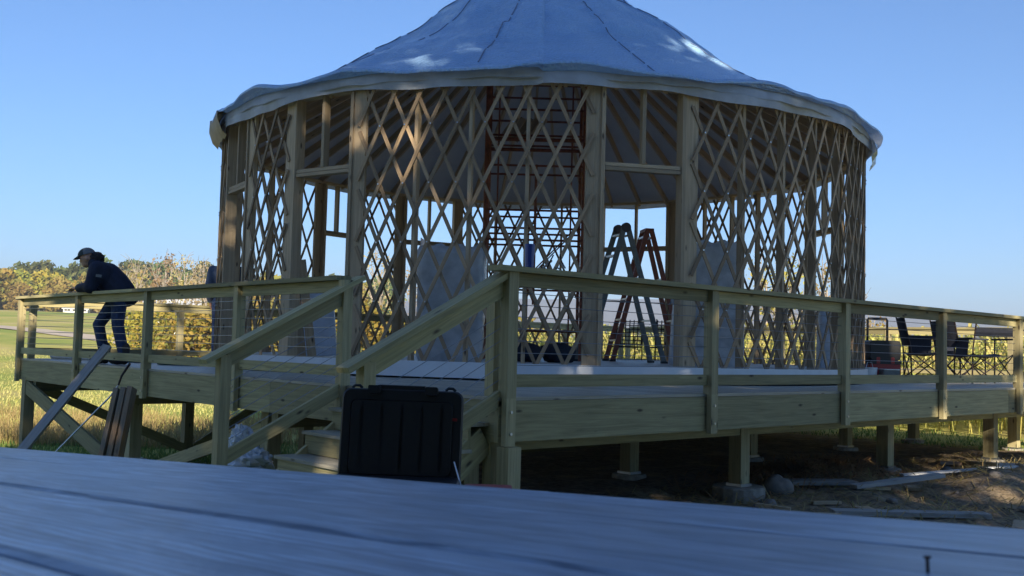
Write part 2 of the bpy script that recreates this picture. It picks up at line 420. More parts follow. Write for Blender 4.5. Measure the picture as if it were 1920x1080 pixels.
# ------------------------------------------------------------------ deck
DX, DY = 13.4, 10.75
deck = thing('timber_deck', (0, 0, 0), 'large raised timber deck on posts around the unfinished yurt', 'deck')
def board(p0, p1, w, h, name, m, parent, upv=(0, 0, 1)): return B(p0, p1, w, h, name, m, parent, upv)
n = int((DX-.15)/.146)
for i in range(n):
    x = .075+.146*i+.146
    cuts = [.146, 2.2+rnd.random()*3, 7+rnd.random()*2.2, DY]
    for a, b_ in zip(cuts[:-1], cuts[1:]):
        board((x, a+.002, -.0125), (x, b_-.002, -.0125), .14, .025, 'deck_board', 'deck', deck)
board((-.004, .072, -.0125), (4.9, .072, -.0125), .142, .025, 'deck_board', 'deck', deck)
board((4.904, .072, -.0125), (9.4, .072, -.0125), .142, .025, 'deck_board', 'deck', deck)
board((9.404, .072, -.0125), (DX, .072, -.0125), .142, .025, 'deck_board', 'deck', deck)
for a, b_ in ((.146, 4.3), (4.304, DY)):
    board((.068, a, -.0125), (.068, b_, -.0125), .142, .025, 'deck_board', 'deck', deck)
def fascia(p0, p1, inn):
    board((p0[0]+inn[0]*.02, p0[1]+inn[1]*.02, -.17), (p1[0]+inn[0]*.02, p1[1]+inn[1]*.02, -.17), .038, .284, 'fascia_board', 'pt', deck)
for a, b_ in ((.0, 2.37), (2.375, 4.55), (4.555, 8.6), (8.605, DX)): fascia((a, .02), (b_, .02), (0, 0))
for a, b_ in ((.04, 3.2), (3.205, 6.02), (6.025, 8.3), (8.305, DY)): fascia((.02, a), (.02, b_), (0, 0))
for a, b_ in ((.06, 6.5), (6.505, DX)): fascia((a, DY-.02), (b_, DY-.02), (0, 0))
for a, b_ in ((.06, 5.5), (5.505, DY-.06)): fascia((DX-.02, a), (DX-.02, b_), (0, 0))
for i in range(1, 33):                                # joists and beams under the boards
    board((i*.405, .06, -.14), (i*.405, DY-.06, -.14), .038, .22, 'joist', 'pt', deck)
for y in (.67, 3.2, 6.9, 10.2): board((.06, y, -.36), (DX-.06, y, -.36), .12, .19, 'girder', 'pt', deck)
posts = [(.30, .70), (3.79, .67), (6.78, .70), (9.68, .67), (12.6, 1.5), (.30, 3.7), (3.79, 2.1), (6.78, 2.6), (9.68, 2.85), (12.6, 3.2),
         (.30, 7.1), (2.6, 6.9), (6.4, 6.9), (9.68, 6.9), (12.6, 6.9), (.07, 10.5), (2.4, 10.2), (3.9, 10.2), (6.78, 10.2), (9.68, 10.2)]
for k, (x, y) in enumerate(posts):
    g = tz(x, y)
    p = board((x, y, g-.02), (x, y, -.27), .145, .145, 'support_post', 'post', deck, (0, 1, 0))
    mb = MB(); fr_ = 1.0 if k == 1 else .72; fh_ = .085 if k == 1 else .04
    ring = [(x+.26*math.cos(a), y+.26*math.sin(a)) for a in [2*math.pi*q/16 for q in range(16)]]
    b0 = len(mb.v)
    for z, s_ in ((g-.2, 1), (g+fh_, 1), (g+fh_+.015, .94)):
        for (px, py) in ring: mb.v.append(Vector((x+(px-x)*s_*fr_, y+(py-y)*s_*fr_, z)))
    for r_ in range(2):
        for q in range(16): mb.face((b0+r_*16+q, b0+r_*16+(q+1) % 16, b0+r_*16+16+(q+1) % 16, b0+r_*16+16+q))
    mb.face(tuple(b0+32+q for q in range(16)))
    mb.build('footing', M['concrete'], deck)
    MB().box((x-.09, y-.09, g+fh_+.015), (x+.09, y+.09, g+fh_+.04)).build('post_base', M['bolt'], deck)
# diagonal braces at the low left end
board((.03, 10.45, -.40), (.16, 7.2, -1.25), .04, .2, 'brace', 'pt', deck)
board((.2, 10.38, -.42), (2.33, 10.12, -1.38), .04, .14, 'brace', 'pt', deck)
board((2.5, 10.12, -1.38), (3.8, 10.1, -.6), .04, .14, 'brace', 'pt', deck)
board((.36, 7.0, -1.3), (.36, 3.85, -.5), .04, .14, 'brace', 'pt', deck)

# ------------------------------------------------------------------ railings
def railing(name, label, O, D, OUT, ts, t0, t1, zb=0.0, capext=(0, 0), drop=True, bolts=True):
    O = Vector((*O, 0)); D = Vector((*D, 0)); OUT = Vector((*OUT, 0))
    r = thing(name, O+D*t0, label, 'railing', 'cable railings round the deck')
    P = lambda t, o, z: O+D*t+OUT*o+Vector((0, 0, z))
    ca, cb = t0-capext[0], t1+capext[1]
    seams = [ca]+[x for x in (ca+4.4, ca+8.9) if x < cb-.8]+[cb]
    for a, b_ in zip(seams[:-1], seams[1:]): B(P(a+.001, .02, .895), P(b_-.001, .02, .895), .14, .038, 'cap_rail', 'pt', r)
    for a, b_ in zip(ts[:-1], ts[1:]):
        if b_-a < .3: continue
        B(P(a+.045, .0, .826), P(b_-.045, .0, .826), .038, .095, 'top_rail', 'pt', r)
        B(P(a+.045, .0, .115), P(b_-.045, .0, .115), .038, .09, 'bottom_rail', 'pt', r)
        for k in range(7):
            z = .225+k*.085
            MB().tube([P(a+.03, .0, z), P((a+b_)/2, .0, z-.004), P(b_-.03, .0, z)], .0028, 5).build('cable', M['cable'], r)
    for t in ts:
        B(P(t, .02, -.005), P(t, .02, .876), .089, .089, 'post', 'post', r, OUT)
        if drop:
            B(P(t, .040, -.335), P(t, .040, -.005), .089, .049, 'post_tail', 'post', r, OUT)
            for z in (-.10, -.25): MB().tube([P(t, .064, z), P(t, .074, z)], .011, 8).build('bolt', M['bolt'], r)
    return r
railing('deck_railing', 'long cable railing with flat wooden cap along the right front edge of the deck', (0, 0), (1, 0), (0, -1),
        [.06, 2.38, 4.56, 6.69, 8.85, 11.0, DX-.04], .06, DX-.04, capext=(.15, .15))
railing('deck_railing', 'cable railing on the left deck side where the person in the dark jacket leans', (0, 0), (0, 1), (-1, 0),
        [1.95, 3.84, 6.04, 8.28, DY-.05], 1.95, DY-.05, capext=(-.03, .10))
railing('deck_railing', 'far cable railing seen behind the leaning person at the left', (0, DY), (1, 0), (0, 1),
        [.16, 2.46, 4.8, 7.1, 9.4, 11.5, DX-.04], .16, DX-.04, capext=(-.1, .1))
railing('deck_railing', 'far right cable railing behind the camp chairs', (DX, 0), (0, 1), (1, 0),
        [.2, 1.86, 4.1, 6.4, 8.6, DY-.15], .2, DY-.15, capext=(-.1, -.1))

# ------------------------------------------------------------------ stairs
st = thing('deck_stairs', (-.6, 1.0, tz(-.6, 1.0)), 'short wooden stairs climbing to the deck behind the black case', 'stairs')
Y0, Y1 = .12, 1.86
TR = [(-.19, -.18), (-.43, -.36), (-.67, -.54), (-.91, -.72)]
for x, z in TR:
    for k in range(2): B((x+.07+.145*k-.0, Y0-.02, z-.0125), (x+.07+.145*k, Y1+.02, z-.0125), .141, .025, 'tread', 'deck', st)
    B((x+.035, Y0, z-.1), (x+.035, Y1, z-.1), .025, .148, 'riser', 'pt', st)
for y in (Y0+.02, (Y0+Y1)/2, Y1-.02):
    B((.0, y, -.30), (-1.0, y, -1.02), .038, .2, 'stringer', 'pt', st)
gz = tz(-1.1, 1)
for yy, lab, yl in ((1.95, 'sloping handrail with cables on the far side of the stairs, ending at the short post', 1), (.02, 'sloping handrail with cables on the near side of the stairs, joining the tall corner post', -1)):
    r = thing('stair_railing', (-1.1, yy, gz), lab, 'railing', 'stair handrails')
    B((-1.26, yy, .20-.019), (.13, yy, .905), .14, .038, 'cap_rail', 'pt', r)
    B((-1.05, yy, .20), (.03, yy, .76), .038, .1, 'top_rail', 'pt', r)
    B((-1.05, yy-.0, -.55), (.03, yy, .0), .038, .1, 'bottom_rail', 'pt', r)
    for k in range(6):
        zo = -.44+k*.09
        MB().tube([(-1.08, yy, zo), (.03, yy, zo+.567)], .0028, 5).build('cable', M['cable'], r)
    B((-1.09, yy, gz-.1), (-1.09, yy, .235), .089, .089, 'newel_post', 'post', r, (0, 1, 0))
    B((.07, yy+yl*-.0+(.12 if yl < 0 else -.0), -.75), (.07, yy+(.12 if yl < 0 else 0), .80), .089, .089, 'newel_post', 'post', r, (0, 1, 0)) if yl < 0 else None
# square corner post standing under the railing corner
cp = MB().beam((.08, -.03, tz(.08, 0)-.05), (.08, -.03, -.34), .12, .12, (0, 1, 0)).build('corner_post', M['post'], deck)

# ------------------------------------------------------------------ yurt
YC = (5.66, 5.58); YR = 4.57; ZF = .172; ZT = 3.12; VA = 226.42
def yp(rel, r, z):
    a = R(VA+rel); return Vector((YC[0]+r*math.cos(a), YC[1]+r*math.sin(a), z))
yurt = thing('yurt', (YC[0], YC[1], 0), 'half built round yurt with lattice walls under a silver blue tarp roof', 'yurt')
mb = MB(); n = 96
for (r0, z0, r1, z1) in ((YR+.06, ZF+.012, YR+.06, .02),):
    mb.grid([[yp(360*i/n, r0, z0), yp(360*i/n, r1, z1)] for i in range(n+1)])
mb.grid([[yp(360*i/n, YR+.06, ZF+.012), yp(360*i/n, YR+.035, ZF+.012)] for i in range(n+1)])
mb.build('base_flashing', M['white_metal'], yurt, smooth=True)
for sgn in range(23):                                  # floor planks
    y0 = -4.56+sgn*.397
    hw = math.sqrt(max(.01, 4.56**2-max(abs(y0), abs(y0+.39))**2)) if True else 0
    B((YC[0]-hw, YC[1]+y0+.198, ZF-.02), (YC[0]+hw, YC[1]+y0+.198, ZF-.02), .393, .04, 'floor_panel', 'floor', yurt)
mb = MB(); mb.grid([[yp(360*i/n, YR+.034, ZF-.004), yp(360*i/n, 3.9, ZF-.004)] for i in range(n+1)]); mb.build('floor_rim', M['floor'], yurt)
OPEN = [(-57, 5.4), (-32.6, 5.7), (13.7, 5.8), (-127, 4.2), (-152.3, 6.6), (156, 8.4), (100, 6)]
def boxr(rel, r, z0, z1, tang, rad, name, m):           # upright stick at azimuth rel
    a = R(VA+rel); t = Vector((math.cos(a), math.sin(a), 0))
    return B(yp(rel, r, z0), yp(rel, r, z1), tang, rad, name, m, yurt, t)
dg = 180/math.pi/YR
for c_, h in OPEN:
    for s_ in (-1, 1):
        boxr(c_+s_*(h-.2), YR-.055, ZF, ZT, .04, .14, 'door_post', 'stud')
        boxr(c_+s_*(h+1.05), YR-.03, ZF, ZT, .16, .04, 'wall_post', 'stud')
    hh = h-.5
    for zz, rr_ in ((2.245, .10), (2.29, .09)):
        B(yp(c_-hh, (YR-.055)*1.0, zz), yp(c_+hh, (YR-.055), zz), rr_, .038, 'header', 'stud', yurt)
    boxr(c_, YR-.06, 2.31, ZT, .04, .09, 'cripple_stud', 'stud')
# the wall sections between openings
op = sorted([(c_-h-2.0, c_+h+2.0) for c_, h in OPEN])
secs = [(op[i][1], op[i+1][0]) for i in range(len(op)-1)]+[(op[-1][1], op[0][0]+360)]
SP = 3.72; DROP = 17.4
nl = 0
for a0, a1 in secs:
    k = max(1, round((a1-a0)/7.6))
    for j in range(1, k): boxr(a0+(a1-a0)*j/k, YR-.075, ZF, ZT, .038, .089, 'stud', 'stud')
    for sgn in (1, -1):
        i0 = math.floor((a0-DROP)/SP); i1 = math.ceil((a1+DROP)/SP)
        for i in range(i0, i1+1):
            base = i*SP+rnd.uniform(-.12, .12)
            # az at height fraction u: base + sgn*DROP*u ; clip to [a0-.8, a1+.8]
            us = sorted(((a0-.9-base)/(sgn*DROP), (a1+.9-base)/(sgn*DROP)))
            u0, u1 = max(0, us[0]), min(1, us[1])
            if u1-u0 < .09: continue
            seg = max(2, int(7*(u1-u0))); rad = YR+.0075+(.0085 if sgn > 0 else -.0085)
            mb = MB(); wv, tk = .039, .014; P = []
            for q in range(seg+1):
                u = u0+(u1-u0)*q/seg; rel = base+sgn*DROP*u; z = ZF+.0+(ZT-ZF)*u
                a = R(VA+rel); rd = Vector((math.cos(a), math.sin(a), 0)); tg = Vector((-math.sin(a), math.cos(a), 0))
                dr = (tg*(sgn*R(DROP)*YR)+Vector((0, 0, ZT-ZF))).normalized(); ac = dr.cross(rd)
                p = yp(rel, rad, z)
                P.append([p+ac*wv/2+rd*tk/2, p-ac*wv/2+rd*tk/2, p-ac*wv/2-rd*tk/2, p+ac*wv/2-rd*tk/2])
            b0 = len(mb.v); o = rnd.random()*4
            for row in P: mb.v.extend(row)
            for q in range(seg):
                for e in range(4):
                    f2 = (e+1) % 4; mb.face((b0+q*4+e, b0+q*4+f2, b0+q*4+4+f2, b0+q*4+4+e), [(o+q*.4, e*.05), (o+q*.4, e*.05+.05), (o+q*.4+.4, e*.05+.05), (o+q*.4+.4, e*.05)])
            mb.face((b0+3, b0+2, b0+1, b0)); mb.face(tuple(b0+seg*4+e for e in range(4)))
            mb.build('lath', M['lath'], yurt); nl += 1
bolts = MB()
for a0, a1 in secs:
    for i in range(math.floor((a0-DROP)/SP), math.ceil((a1+DROP)/SP)+1):
        for jj in range(i, i+10):
            u = (jj-i)*SP/(2*DROP); rel = (i+jj)/2*SP
            if not (0.01 < u < .99 and a0-.5 < rel < a1+.5) or (i*7+jj*3) % 2: continue
            z = ZF+(ZT-ZF)*u; bolts.tube([yp(rel, YR+.02, z), yp(rel, YR+.033, z)], .009, 6)
tag(bolts.build('lattice_bolts', M['bolt'], yurt), kind='stuff')
mb = MB(); mb.grid([[yp(360*i/n, YR-.03, ZT+.04), yp(360*i/n, YR-.03, ZT), yp(360*i/n, YR-.12, ZT), yp(360*i/n, YR-.12, ZT+.04), yp(360*i/n, YR-.03, ZT+.04)] for i in range(n+1)])
mb.build('top_plate', M['stud'], yurt)
PROF_R = [0, .8, 1.3, 2.0, 3.0, 3.9, 4.5, 4.8]
PROF_Z = [6.25, 5.84, 5.42, 4.86, 4.16, 3.60, 3.31, 3.19]
def roofz(r): return float(np.interp(r, PROF_R, PROF_Z))
NR = 52
for i in range(NR):
    rel = 360*i/NR+3
    B(yp(rel, YR-.02, ZT+.01), yp(rel, .78, 5.255), .04, .1, 'rafter', 'rafter', yurt)
mb = MB(); mb.grid([[yp(360*i/48, .9, 5.12), yp(360*i/48, .9, 5.28), yp(360*i/48, .72, 5.28), yp(360*i/48, .72, 5.12), yp(360*i/48, .9, 5.12)] for i in range(49)])
mb.build('compression_ring', M['rafter'], yurt)
# white insulation liner over the rafters (sags between them)
LR = [.6, 1.2, 2, 2.8, 3.6, 4.2, 4.66]
mb = MB(); mb.grid([[yp(360*i/208, r_, 3.205+(4.57-r_)*.572-.018*(1-math.cos(2*math.pi*i*NR/208))*(.5)) for r_ in LR] for i in range(209)])
mb.build('roof_liner', M['liner'], yurt, smooth=True)
# tarp: two laps with slack folds and a lifted hem
SEAM = [-62, -34, -9, 16, 44, 70, 110, 160, 210, 250, 298]
def tarpz(rel, r):
    rel = np.asarray(rel, float) % 360; r = np.asarray(r, float); a = np.radians(rel)
    x, y = np.cos(a)*r, np.sin(a)*r
    z = .17*vn(x*.9+20, y*.9+31)+.09*vn(x*2.2+50, y*2.2+11)+.22*vn(rel*.085+90, r*.25)*np.minimum(1, r/2)
    z = z+.028*vn(x*6+7, y*6+3)+.014*vn(x*13+7, y*13+3)+.035*vn(rel*.35+9, r*.5+4)*np.minimum(1, r/3)
    z = z+.03*np.abs(vn(x*1.6-y*1.1+60, (x+y)*3.4+12))
    def bp(rc, ac, rw, aw, h):
        da = (rel-ac+180) % 360-180
        return h*np.exp(-((r-rc)/rw)**2-(da/aw)**2)
    z = z+bp(2.3, 56, .5, 22, .16)+bp(1.55, 56, .35, 25, -.10)+bp(1.6, -56, .3, 22, .03)+bp(2.7, -56, 1.0, 25, -.13)+bp(4.0, -54, .5, 9, -.02)+bp(3.9, 56, .5, 16, -.08)
    sm_ = np.array([q % 360 for q in SEAM]); d = np.min((rel[..., None]-sm_) % 360, axis=-1)
    z = z+.03*np.exp(-d/2.2)                             # each sheet laps over its neighbour
    da = (rel-22+180) % 360-180; z = z+.05*((r < 2.75) & (r > 2.3))*np.exp(-((da)/7)**2)*np.clip((r-2.3)/.45, 0, 1)
    k = np.where(r < 4.2, 1, np.maximum(.25, (4.9-r)/.7))
    return np.maximum(np.interp(r, PROF_R, PROF_Z)+z*k, 3.235+(4.57-r)*.572)
relsN = 540
RG = np.concatenate([np.linspace(.05, 4.2, 66), [4.3, 4.4, 4.5, 4.6, 4.67]])
REL = np.arange(relsN+1)/relsN*360
AA, RR = np.meshgrid(REL, RG, indexing='ij'); ZZ = tarpz(AA, RR)
hemR = 4.735+.09*vn(REL % 360*.09+5, 2.2+0*REL)+.03*np.sin(np.radians(REL*7))
lift = np.zeros_like(REL)
for c_, w_, h in ((-46, 6, .12), (-27, 6, .09), (3, 7, .09), (-62, 5, .06), (33, 7, .10), (50, 8, .08), (-130, 20, .08), (150, 20, .08)):
    d = (REL-c_+180) % 360-180; lift += h*np.exp(-(d/w_)**2)
lift += .03*vn(REL % 360*.4, 5.5+0*REL)
hz_ = np.stack([3.245+lift, 3.215+lift, 3.195+lift], 1); hr_ = np.stack([hemR-.02, hemR+.015, hemR+.012], 1)
R2 = np.concatenate([RR, hr_], 1); Z2 = np.concatenate([ZZ, hz_], 1); A2 = np.radians(VA+np.repeat(REL[:, None], R2.shape[1], 1))
VV = np.stack([R2*np.cos(A2), R2*np.sin(A2), Z2], -1); ni, nj = R2.shape
ix = np.arange(ni*nj).reshape(ni, nj)
tarp = fast_mesh('roof_tarp', VV.reshape(-1, 3), np.stack([ix[:-1, :-1].ravel(), ix[1:, :-1].ravel(), ix[1:, 1:].ravel(), ix[:-1, 1:].ravel()], 1)[:, ::-1], M['tarp'], yurt, smooth=True)
M['seam'] = plain('tarp_seam', (.14, .18, .28), .5)
for rel in SEAM:
    rs_ = np.linspace(.9, 4.5, 40); z_ = tarpz(np.full(40, rel+.15), rs_)
    for q0 in range(0, 40, 5):
        MB().tube([yp(rel+.15, rs_[q], z_[q]+.002) for q in range(q0, min(40, q0+5))], .009, 4).build('seam', M['seam'], tarp)
relsN = 216
# valance strip hanging below the tarp
P = []
for i in range(relsN*2+1):
    rel = 180*(i % (relsN*2))/relsN
    wv = .02*math.sin(R(rel*17))+.05*float(vn(np.array([rel*.3+40]), np.array([1.0]))[0])
    lo = 3.075+.045*float(vn(np.array([rel*.12]), np.array([9.0]))[0])+.02*math.sin(R(rel*9))
    P.append([yp(rel, YR+.06, 3.27), yp(rel, YR+.085+wv*.3, 3.21), yp(rel, YR+.075+wv*.8, lo+.05), yp(rel, YR+.07+wv, lo)])
M['valance'] = translucent(plain('grey_valance_cloth', (.52, .56, .62), .45, 0, .25, 5, .5), .2, (.7, .72, .75))
mb = MB(); mb.grid(P); mb.build('valance', M['valance'], yurt, smooth=True)
# loose tarp flap at the far left of the eaves, under-lit glow painted tan
mb = MB(); P = []
for i in range(9):
    rel = -73+i*1.6; P.append([yp(rel, YR+.07, 3.26), yp(rel, YR+.17+.03*math.sin(i), 3.28+.015*math.sin(i*1.3)), yp(rel, YR+.20, 3.17), yp(rel, YR+.13+.02*math.cos(i), 3.03-.03*math.sin(i*.9)), yp(rel, YR+.07, 2.97-.04*(i % 2))])
M['underlit_flap'] = plain('underlit_tarp_tan', (.42, .33, .22), .7, 0, .2, 8)
mb.grid(P).build('loose_flap', M['underlit_flap'], yurt, smooth=True)
mb = MB(); P = []
for i in range(7):
    rel = 66+i*2.2; P.append([yp(rel, YR+.1, 3.2), yp(rel, YR+.15+.02*math.sin(i*2), 3.13), yp(rel, YR+.16+.03*math.cos(i), 3.02-.03*math.sin(i*2)), yp(rel, YR+.1, 2.93+.05*(i % 2))])
mb.grid(P).build('loose_flap', M['tarp'], yurt, smooth=True)
# ------------------------------------------------------------------ picnic table in the foreground
TN = Vector((.03478339, .05908611, .9976467)); TD = Vector((-.07789513, .99537425, -.05623567)); TS = Vector((-.99635459, -.07575576, .03922501))
TP = Vector((-4.63340166, -5.23777804, .28840254)); TP = CAMP-TN*.06
tbl = thing('picnic_table', (-4.4, -4.6, tz(-4.4, -4.6)), 'weathered grey wooden picnic table top filling the foreground', 'table')
edges = [-.628, -.489, -.3165, -.171, -.03, .11, .25]
for a, b_ in zip(edges[:-1], edges[1:]):
    mb = MB(); w_ = b_-a-.0075; c_ = (a+b_)/2; ch = .003; th = .038
    prof = [(-w_/2, -th), (w_/2, -th), (w_/2, -ch), (w_/2-ch, 0), (-w_/2+ch, 0), (-w_/2, -ch)]
    cup = rnd.uniform(-.0012, .0012); NS = 24; l0, l1 = -.45+rnd.uniform(-.01, .01), 2.25+rnd.uniform(-.01, .01)
    rows = []
    for q in range(NS+1):
        u = l0+(l1-l0)*q/NS; rows.append([TP+TD*u+TS*(c_+px)+TN*(pz+cup*math.sin(u*2)) for px, pz in prof])
    b0 = len(mb.v); o = rnd.random()*5; acc = [0]
    for k in range(6): acc.append(acc[-1]+math.dist(prof[k], prof[(k+1) % 6]))
    for r_ in rows: mb.v.extend(r_)
    for q in range(NS):
        for k in range(6):
            j = (k+1) % 6; u0 = o+(l1-l0)*q/NS; u1 = o+(l1-l0)*(q+1)/NS
            mb.face((b0+q*6+k, b0+q*6+6+k, b0+q*6+6+j, b0+q*6+j), [(u0, acc[k]), (u1, acc[k]), (u1, acc[k+1]), (u0, acc[k+1])])
    mb.face(tuple(b0+k for k in range(6))); mb.face(tuple(b0+NS*6+k for k in reversed(range(6))))
    mb.build('table_board', M['table'], tbl)
for u in (0.15, 1.85):
    B(TP+TD*u+TS*-.6-TN*.06, TP+TD*u+TS*.22-TN*.06, .038, .085, 'batten', 'table', tbl)
    for s_, k in ((-.35, -.75), (.0, .38)):
        p = TP+TD*u+TS*s_-TN*.05; q = TP+TD*u+TS*k; B((q.x, q.y, tz(q.x, q.y)-.03), p+TD*.045, .038, .14, 'leg', 'table', tbl, TD)
for s_ in (-1.05, .62):                                # benches joined to the frame
    B(TP+TD*-.4+TS*s_-TN*.33, TP+TD*2.2+TS*s_-TN*.33, .24, .038, 'bench_board', 'table', tbl)
for u in (.19, 1.81): B(TP+TD*u+TS*-1.15-TN*.39, TP+TD*u+TS*.72-TN*.39, .038, .085, 'bench_bearer', 'table', tbl)
# rusty nail standing proud of the table top
nl_ = thing('nail', CAMP-TN*.06+TD*.16+TS*-.41, 'small rusty nail sticking up from the table top', 'nail')
p = wloc(nl_); M['rusty'] = plain('rusty_steel', (.09, .035, .02), .8, .3, .4, 80)
MB().tube([p-TN*.01, p+TN*.006], .0007, 8).build('shank', M['rusty'], nl_); MB().tube([p+TN*.006, p+TN*.0068], .0015, 10).build('head', M['rusty'], nl_)

# ------------------------------------------------------------------ trees
def leaves(n, clumps, size, squash=.7):
    cen = np.array([c[:3] for c in clumps]); rad = np.array([c[3] for c in clumps])
    pr = rad**2/np.sum(rad**2); k = nrs.choice(len(clumps), n, p=pr)
    d = nrs.normal(size=(n, 3)); d /= np.linalg.norm(d, axis=1)[:, None]
    P = cen[k]+d*(rad[k]*(nrs.rand(n)**.45))[:, None]*np.array([1, 1, squash])
    a = nrs.normal(size=(n, 3)); a /= np.linalg.norm(a, axis=1)[:, None]
    b = np.cross(a, nrs.normal(size=(n, 3))); b /= np.linalg.norm(b, axis=1)[:, None]
    s = size*(.6+.8*nrs.rand(n))[:, None]
    V = np.stack([P-a*s, P-b*s*.55, P+a*s, P+b*s*.55], 1).reshape(-1, 3)
    return V, np.arange(4*n).reshape(n, 4)
def make_tree(name, loc, label, h, cr, leaf, bark, nleaf, lsize, group=None, nclump=16, low=.3, sparse=False, cat='tree', lean=0):
    t = thing(name, loc, label, cat, group)
    mb = MB(); ht = h*(.62 if not sparse else .8)
    tr = max(.03, h*.018)
    bx = rnd.uniform(-.04, .04)*h+lean*h
    pts = [(bx*(q/6)**1.5+rnd.uniform(-.01, .01)*h*(q > 0), rnd.uniform(-.012, .012)*h*(q > 0), ht*q/6-.15*(q == 0)) for q in range(7)]
    mb.tube(pts, [tr*(1.25 if q == 0 else 1-.12*q) for q in range(7)], 7)
    cl = []
    for i in range(nclump):
        a = i*2.4+rnd.random(); f_ = (i+.5)/nclump
        zz = h*(low+(1-low)*f_*.93); rad_ = cr*math.sin(math.pi*min(.97, max(.12, .18+.75*f_)))*rnd.uniform(.35, .85)
        c_ = (bx*f_+rad_*math.cos(a), rad_*math.sin(a), zz)
        cl.append((*c_, cr*rnd.uniform(.28, .52)))
        q = min(5, int(f_*6)); s0 = Vector(pts[q])
        mb.tube([s0, s0.lerp(Vector(c_), .5)+Vector((0, 0, -.03*h)), Vector(c_)], [tr*.45, tr*.3, tr*.08], 5)
        if sparse:
            for _ in range(5):
                e = Vector(c_)+Vector((rnd.uniform(-1, 1), rnd.uniform(-1, 1), rnd.uniform(.2, 1.2)))*cr*.42
                mb.tube([s0.lerp(Vector(c_), .7), Vector(c_).lerp(e, .5)+Vector((0, 0, .02*h)), e], [tr*.2, tr*.13, tr*.05], 4, cap=False)
    mb.build('trunk', M[bark], t, local=True)
    V, Fq = leaves(nleaf, cl, lsize)
    c = fast_mesh('crown', V, Fq, M[leaf], t)
    return t
# tall trees behind the camera: the yurt stands in their shade
T0 = Vector((YC[0], YC[1]))-21*Vector((math.cos(HEAD), math.sin(HEAD))); TPV = Vector((math.sin(HEAD), -math.cos(HEAD)))
for k, (sv_, bk, h, cr, nlv) in enumerate([(-17, 0, 9.2, 3.0, 2600), (-13.6, 1, 9.4, 3.0, 2600), (-10.4, 0, 9.3, 2.8, 2200), (-7.2, .5, 10.2, 2.9, 1600), (-4.2, 0, 13.0, 3.0, 1900), (-1.2, .5, 15.4, 3.1, 2200),
                                           (1.8, 0, 16.0, 3.2, 2000), (4.5, .5, 13.4, 2.9, 650), (7.2, 0, 8.4, 2.4, 330), (-2.7, 4, 16.5, 3.2, 1500), (.4, 4.5, 17.5, 3.2, 1500), (3.2, 4, 16.5, 3.0, 900)]):
    q = T0+TPV*sv_-bk*Vector((math.cos(HEAD), math.sin(HEAD)))
    make_tree('shade_tree', (q.x, q.y, tz(q.x, q.y)), 'broad leafy tree standing behind the viewer and shading the deck', h, cr, 'leaf_oak', 'bark', nlv, .33, 'trees behind the viewer', 26, .06)
# far tree line over the left field
protoY = [make_tree('autumn_tree', (0, -500, -50), 'x', 6.5, 3.2, 'leaf_yellow', 'bark', 1500, .42, None, 18, .08) for _ in range(3)]
protoG = [make_tree('green_tree', (0, -500, -50), 'x', 10, 4.2, 'leaf_green', 'bark', 1700, .55, None, 20, .1) for _ in range(3)]
protoO = [make_tree('autumn_tree', (0, -500, -50), 'x', 7, 3.2, 'leaf_orange', 'bark', 1500, .42, None, 18, .08) for _ in range(2)]
used = set()
def put(protos, u, depth, sc, label, group):
    p = rnd.choice(protos)
    o = p if id(p) not in used else copy_tree(p)
    used.add(id(p))
    q = pix(u, 600, depth); o.location = (q.x, q.y, tz(q.x, q.y)-.2); o.rotation_euler = (0, 0, rnd.random()*6.28)
    o.scale = (sc*rnd.uniform(.85, 1.25), sc*rnd.uniform(.85, 1.25), sc)
    tag(o, label, 'tree', group)
for i in range(26): put(protoG, -130+i*34+rnd.uniform(-8, 8), 196+rnd.uniform(-10, 14), (1.0 if i < 12 else .92)*rnd.uniform(.82, 1.14), 'tall dull green tree in the back row of the far wood', 'green trees of the far wood')
for i in range(20): put(protoY, -130+i*42+rnd.uniform(-9, 9), 172+rnd.uniform(-5, 8), rnd.uniform(.85, 1.25), 'yellow tree in the front row of the far wood', 'yellow trees of the far wood')
for i in range(9): put(protoO, -110+i*70+rnd.uniform(-14, 14), 166+rnd.uniform(-4, 5), rnd.uniform(.6, 1.0), 'rusty orange tree at the foot of the far wood', 'orange trees of the far wood')
# shrubs and pale bare trees in the middle distance
for u, d, h in [(262, 56, 3.0), (315, 50, 3.2), (365, 47, 3.1), (408, 48, 3.3), (470, 50, 3.3), (545, 50, 3.4), (620, 46, 3.2), (690, 47, 3.6), (745, 50, 3.2), (835, 52, 3.4), (905, 55, 3.3), (985, 52, 3.0)]:
    q = pix(u, 640, d); make_tree('yellow_shrub', (q.x, q.y, tz(q.x, q.y)), 'golden leaved shrub in the hedge beyond the deck', h, 1.9, 'leaf_yellow', 'bark', 1700, .14, 'shrubs in the hedge beyond the deck', 18, .04, cat='shrub')
for u, d, h in [(228, 66, 5.4), (255, 62, 5.8), (300, 66, 6.4), (345, 64, 6.4), (385, 63, 6.0), (650, 70, 5.2), (705, 62, 7.2), (775, 70, 6.0), (865, 66, 6.6), (930, 76, 5.2)]:
    q = pix(u, 640, d); make_tree('bare_tree', (q.x, q.y, tz(q.x, q.y)), 'thin pale half bare tree behind the golden hedge', h, 1.9, 'leaf_pale', 'palebark', 420, .11, 'half bare trees behind the hedge', 12, .2, True)
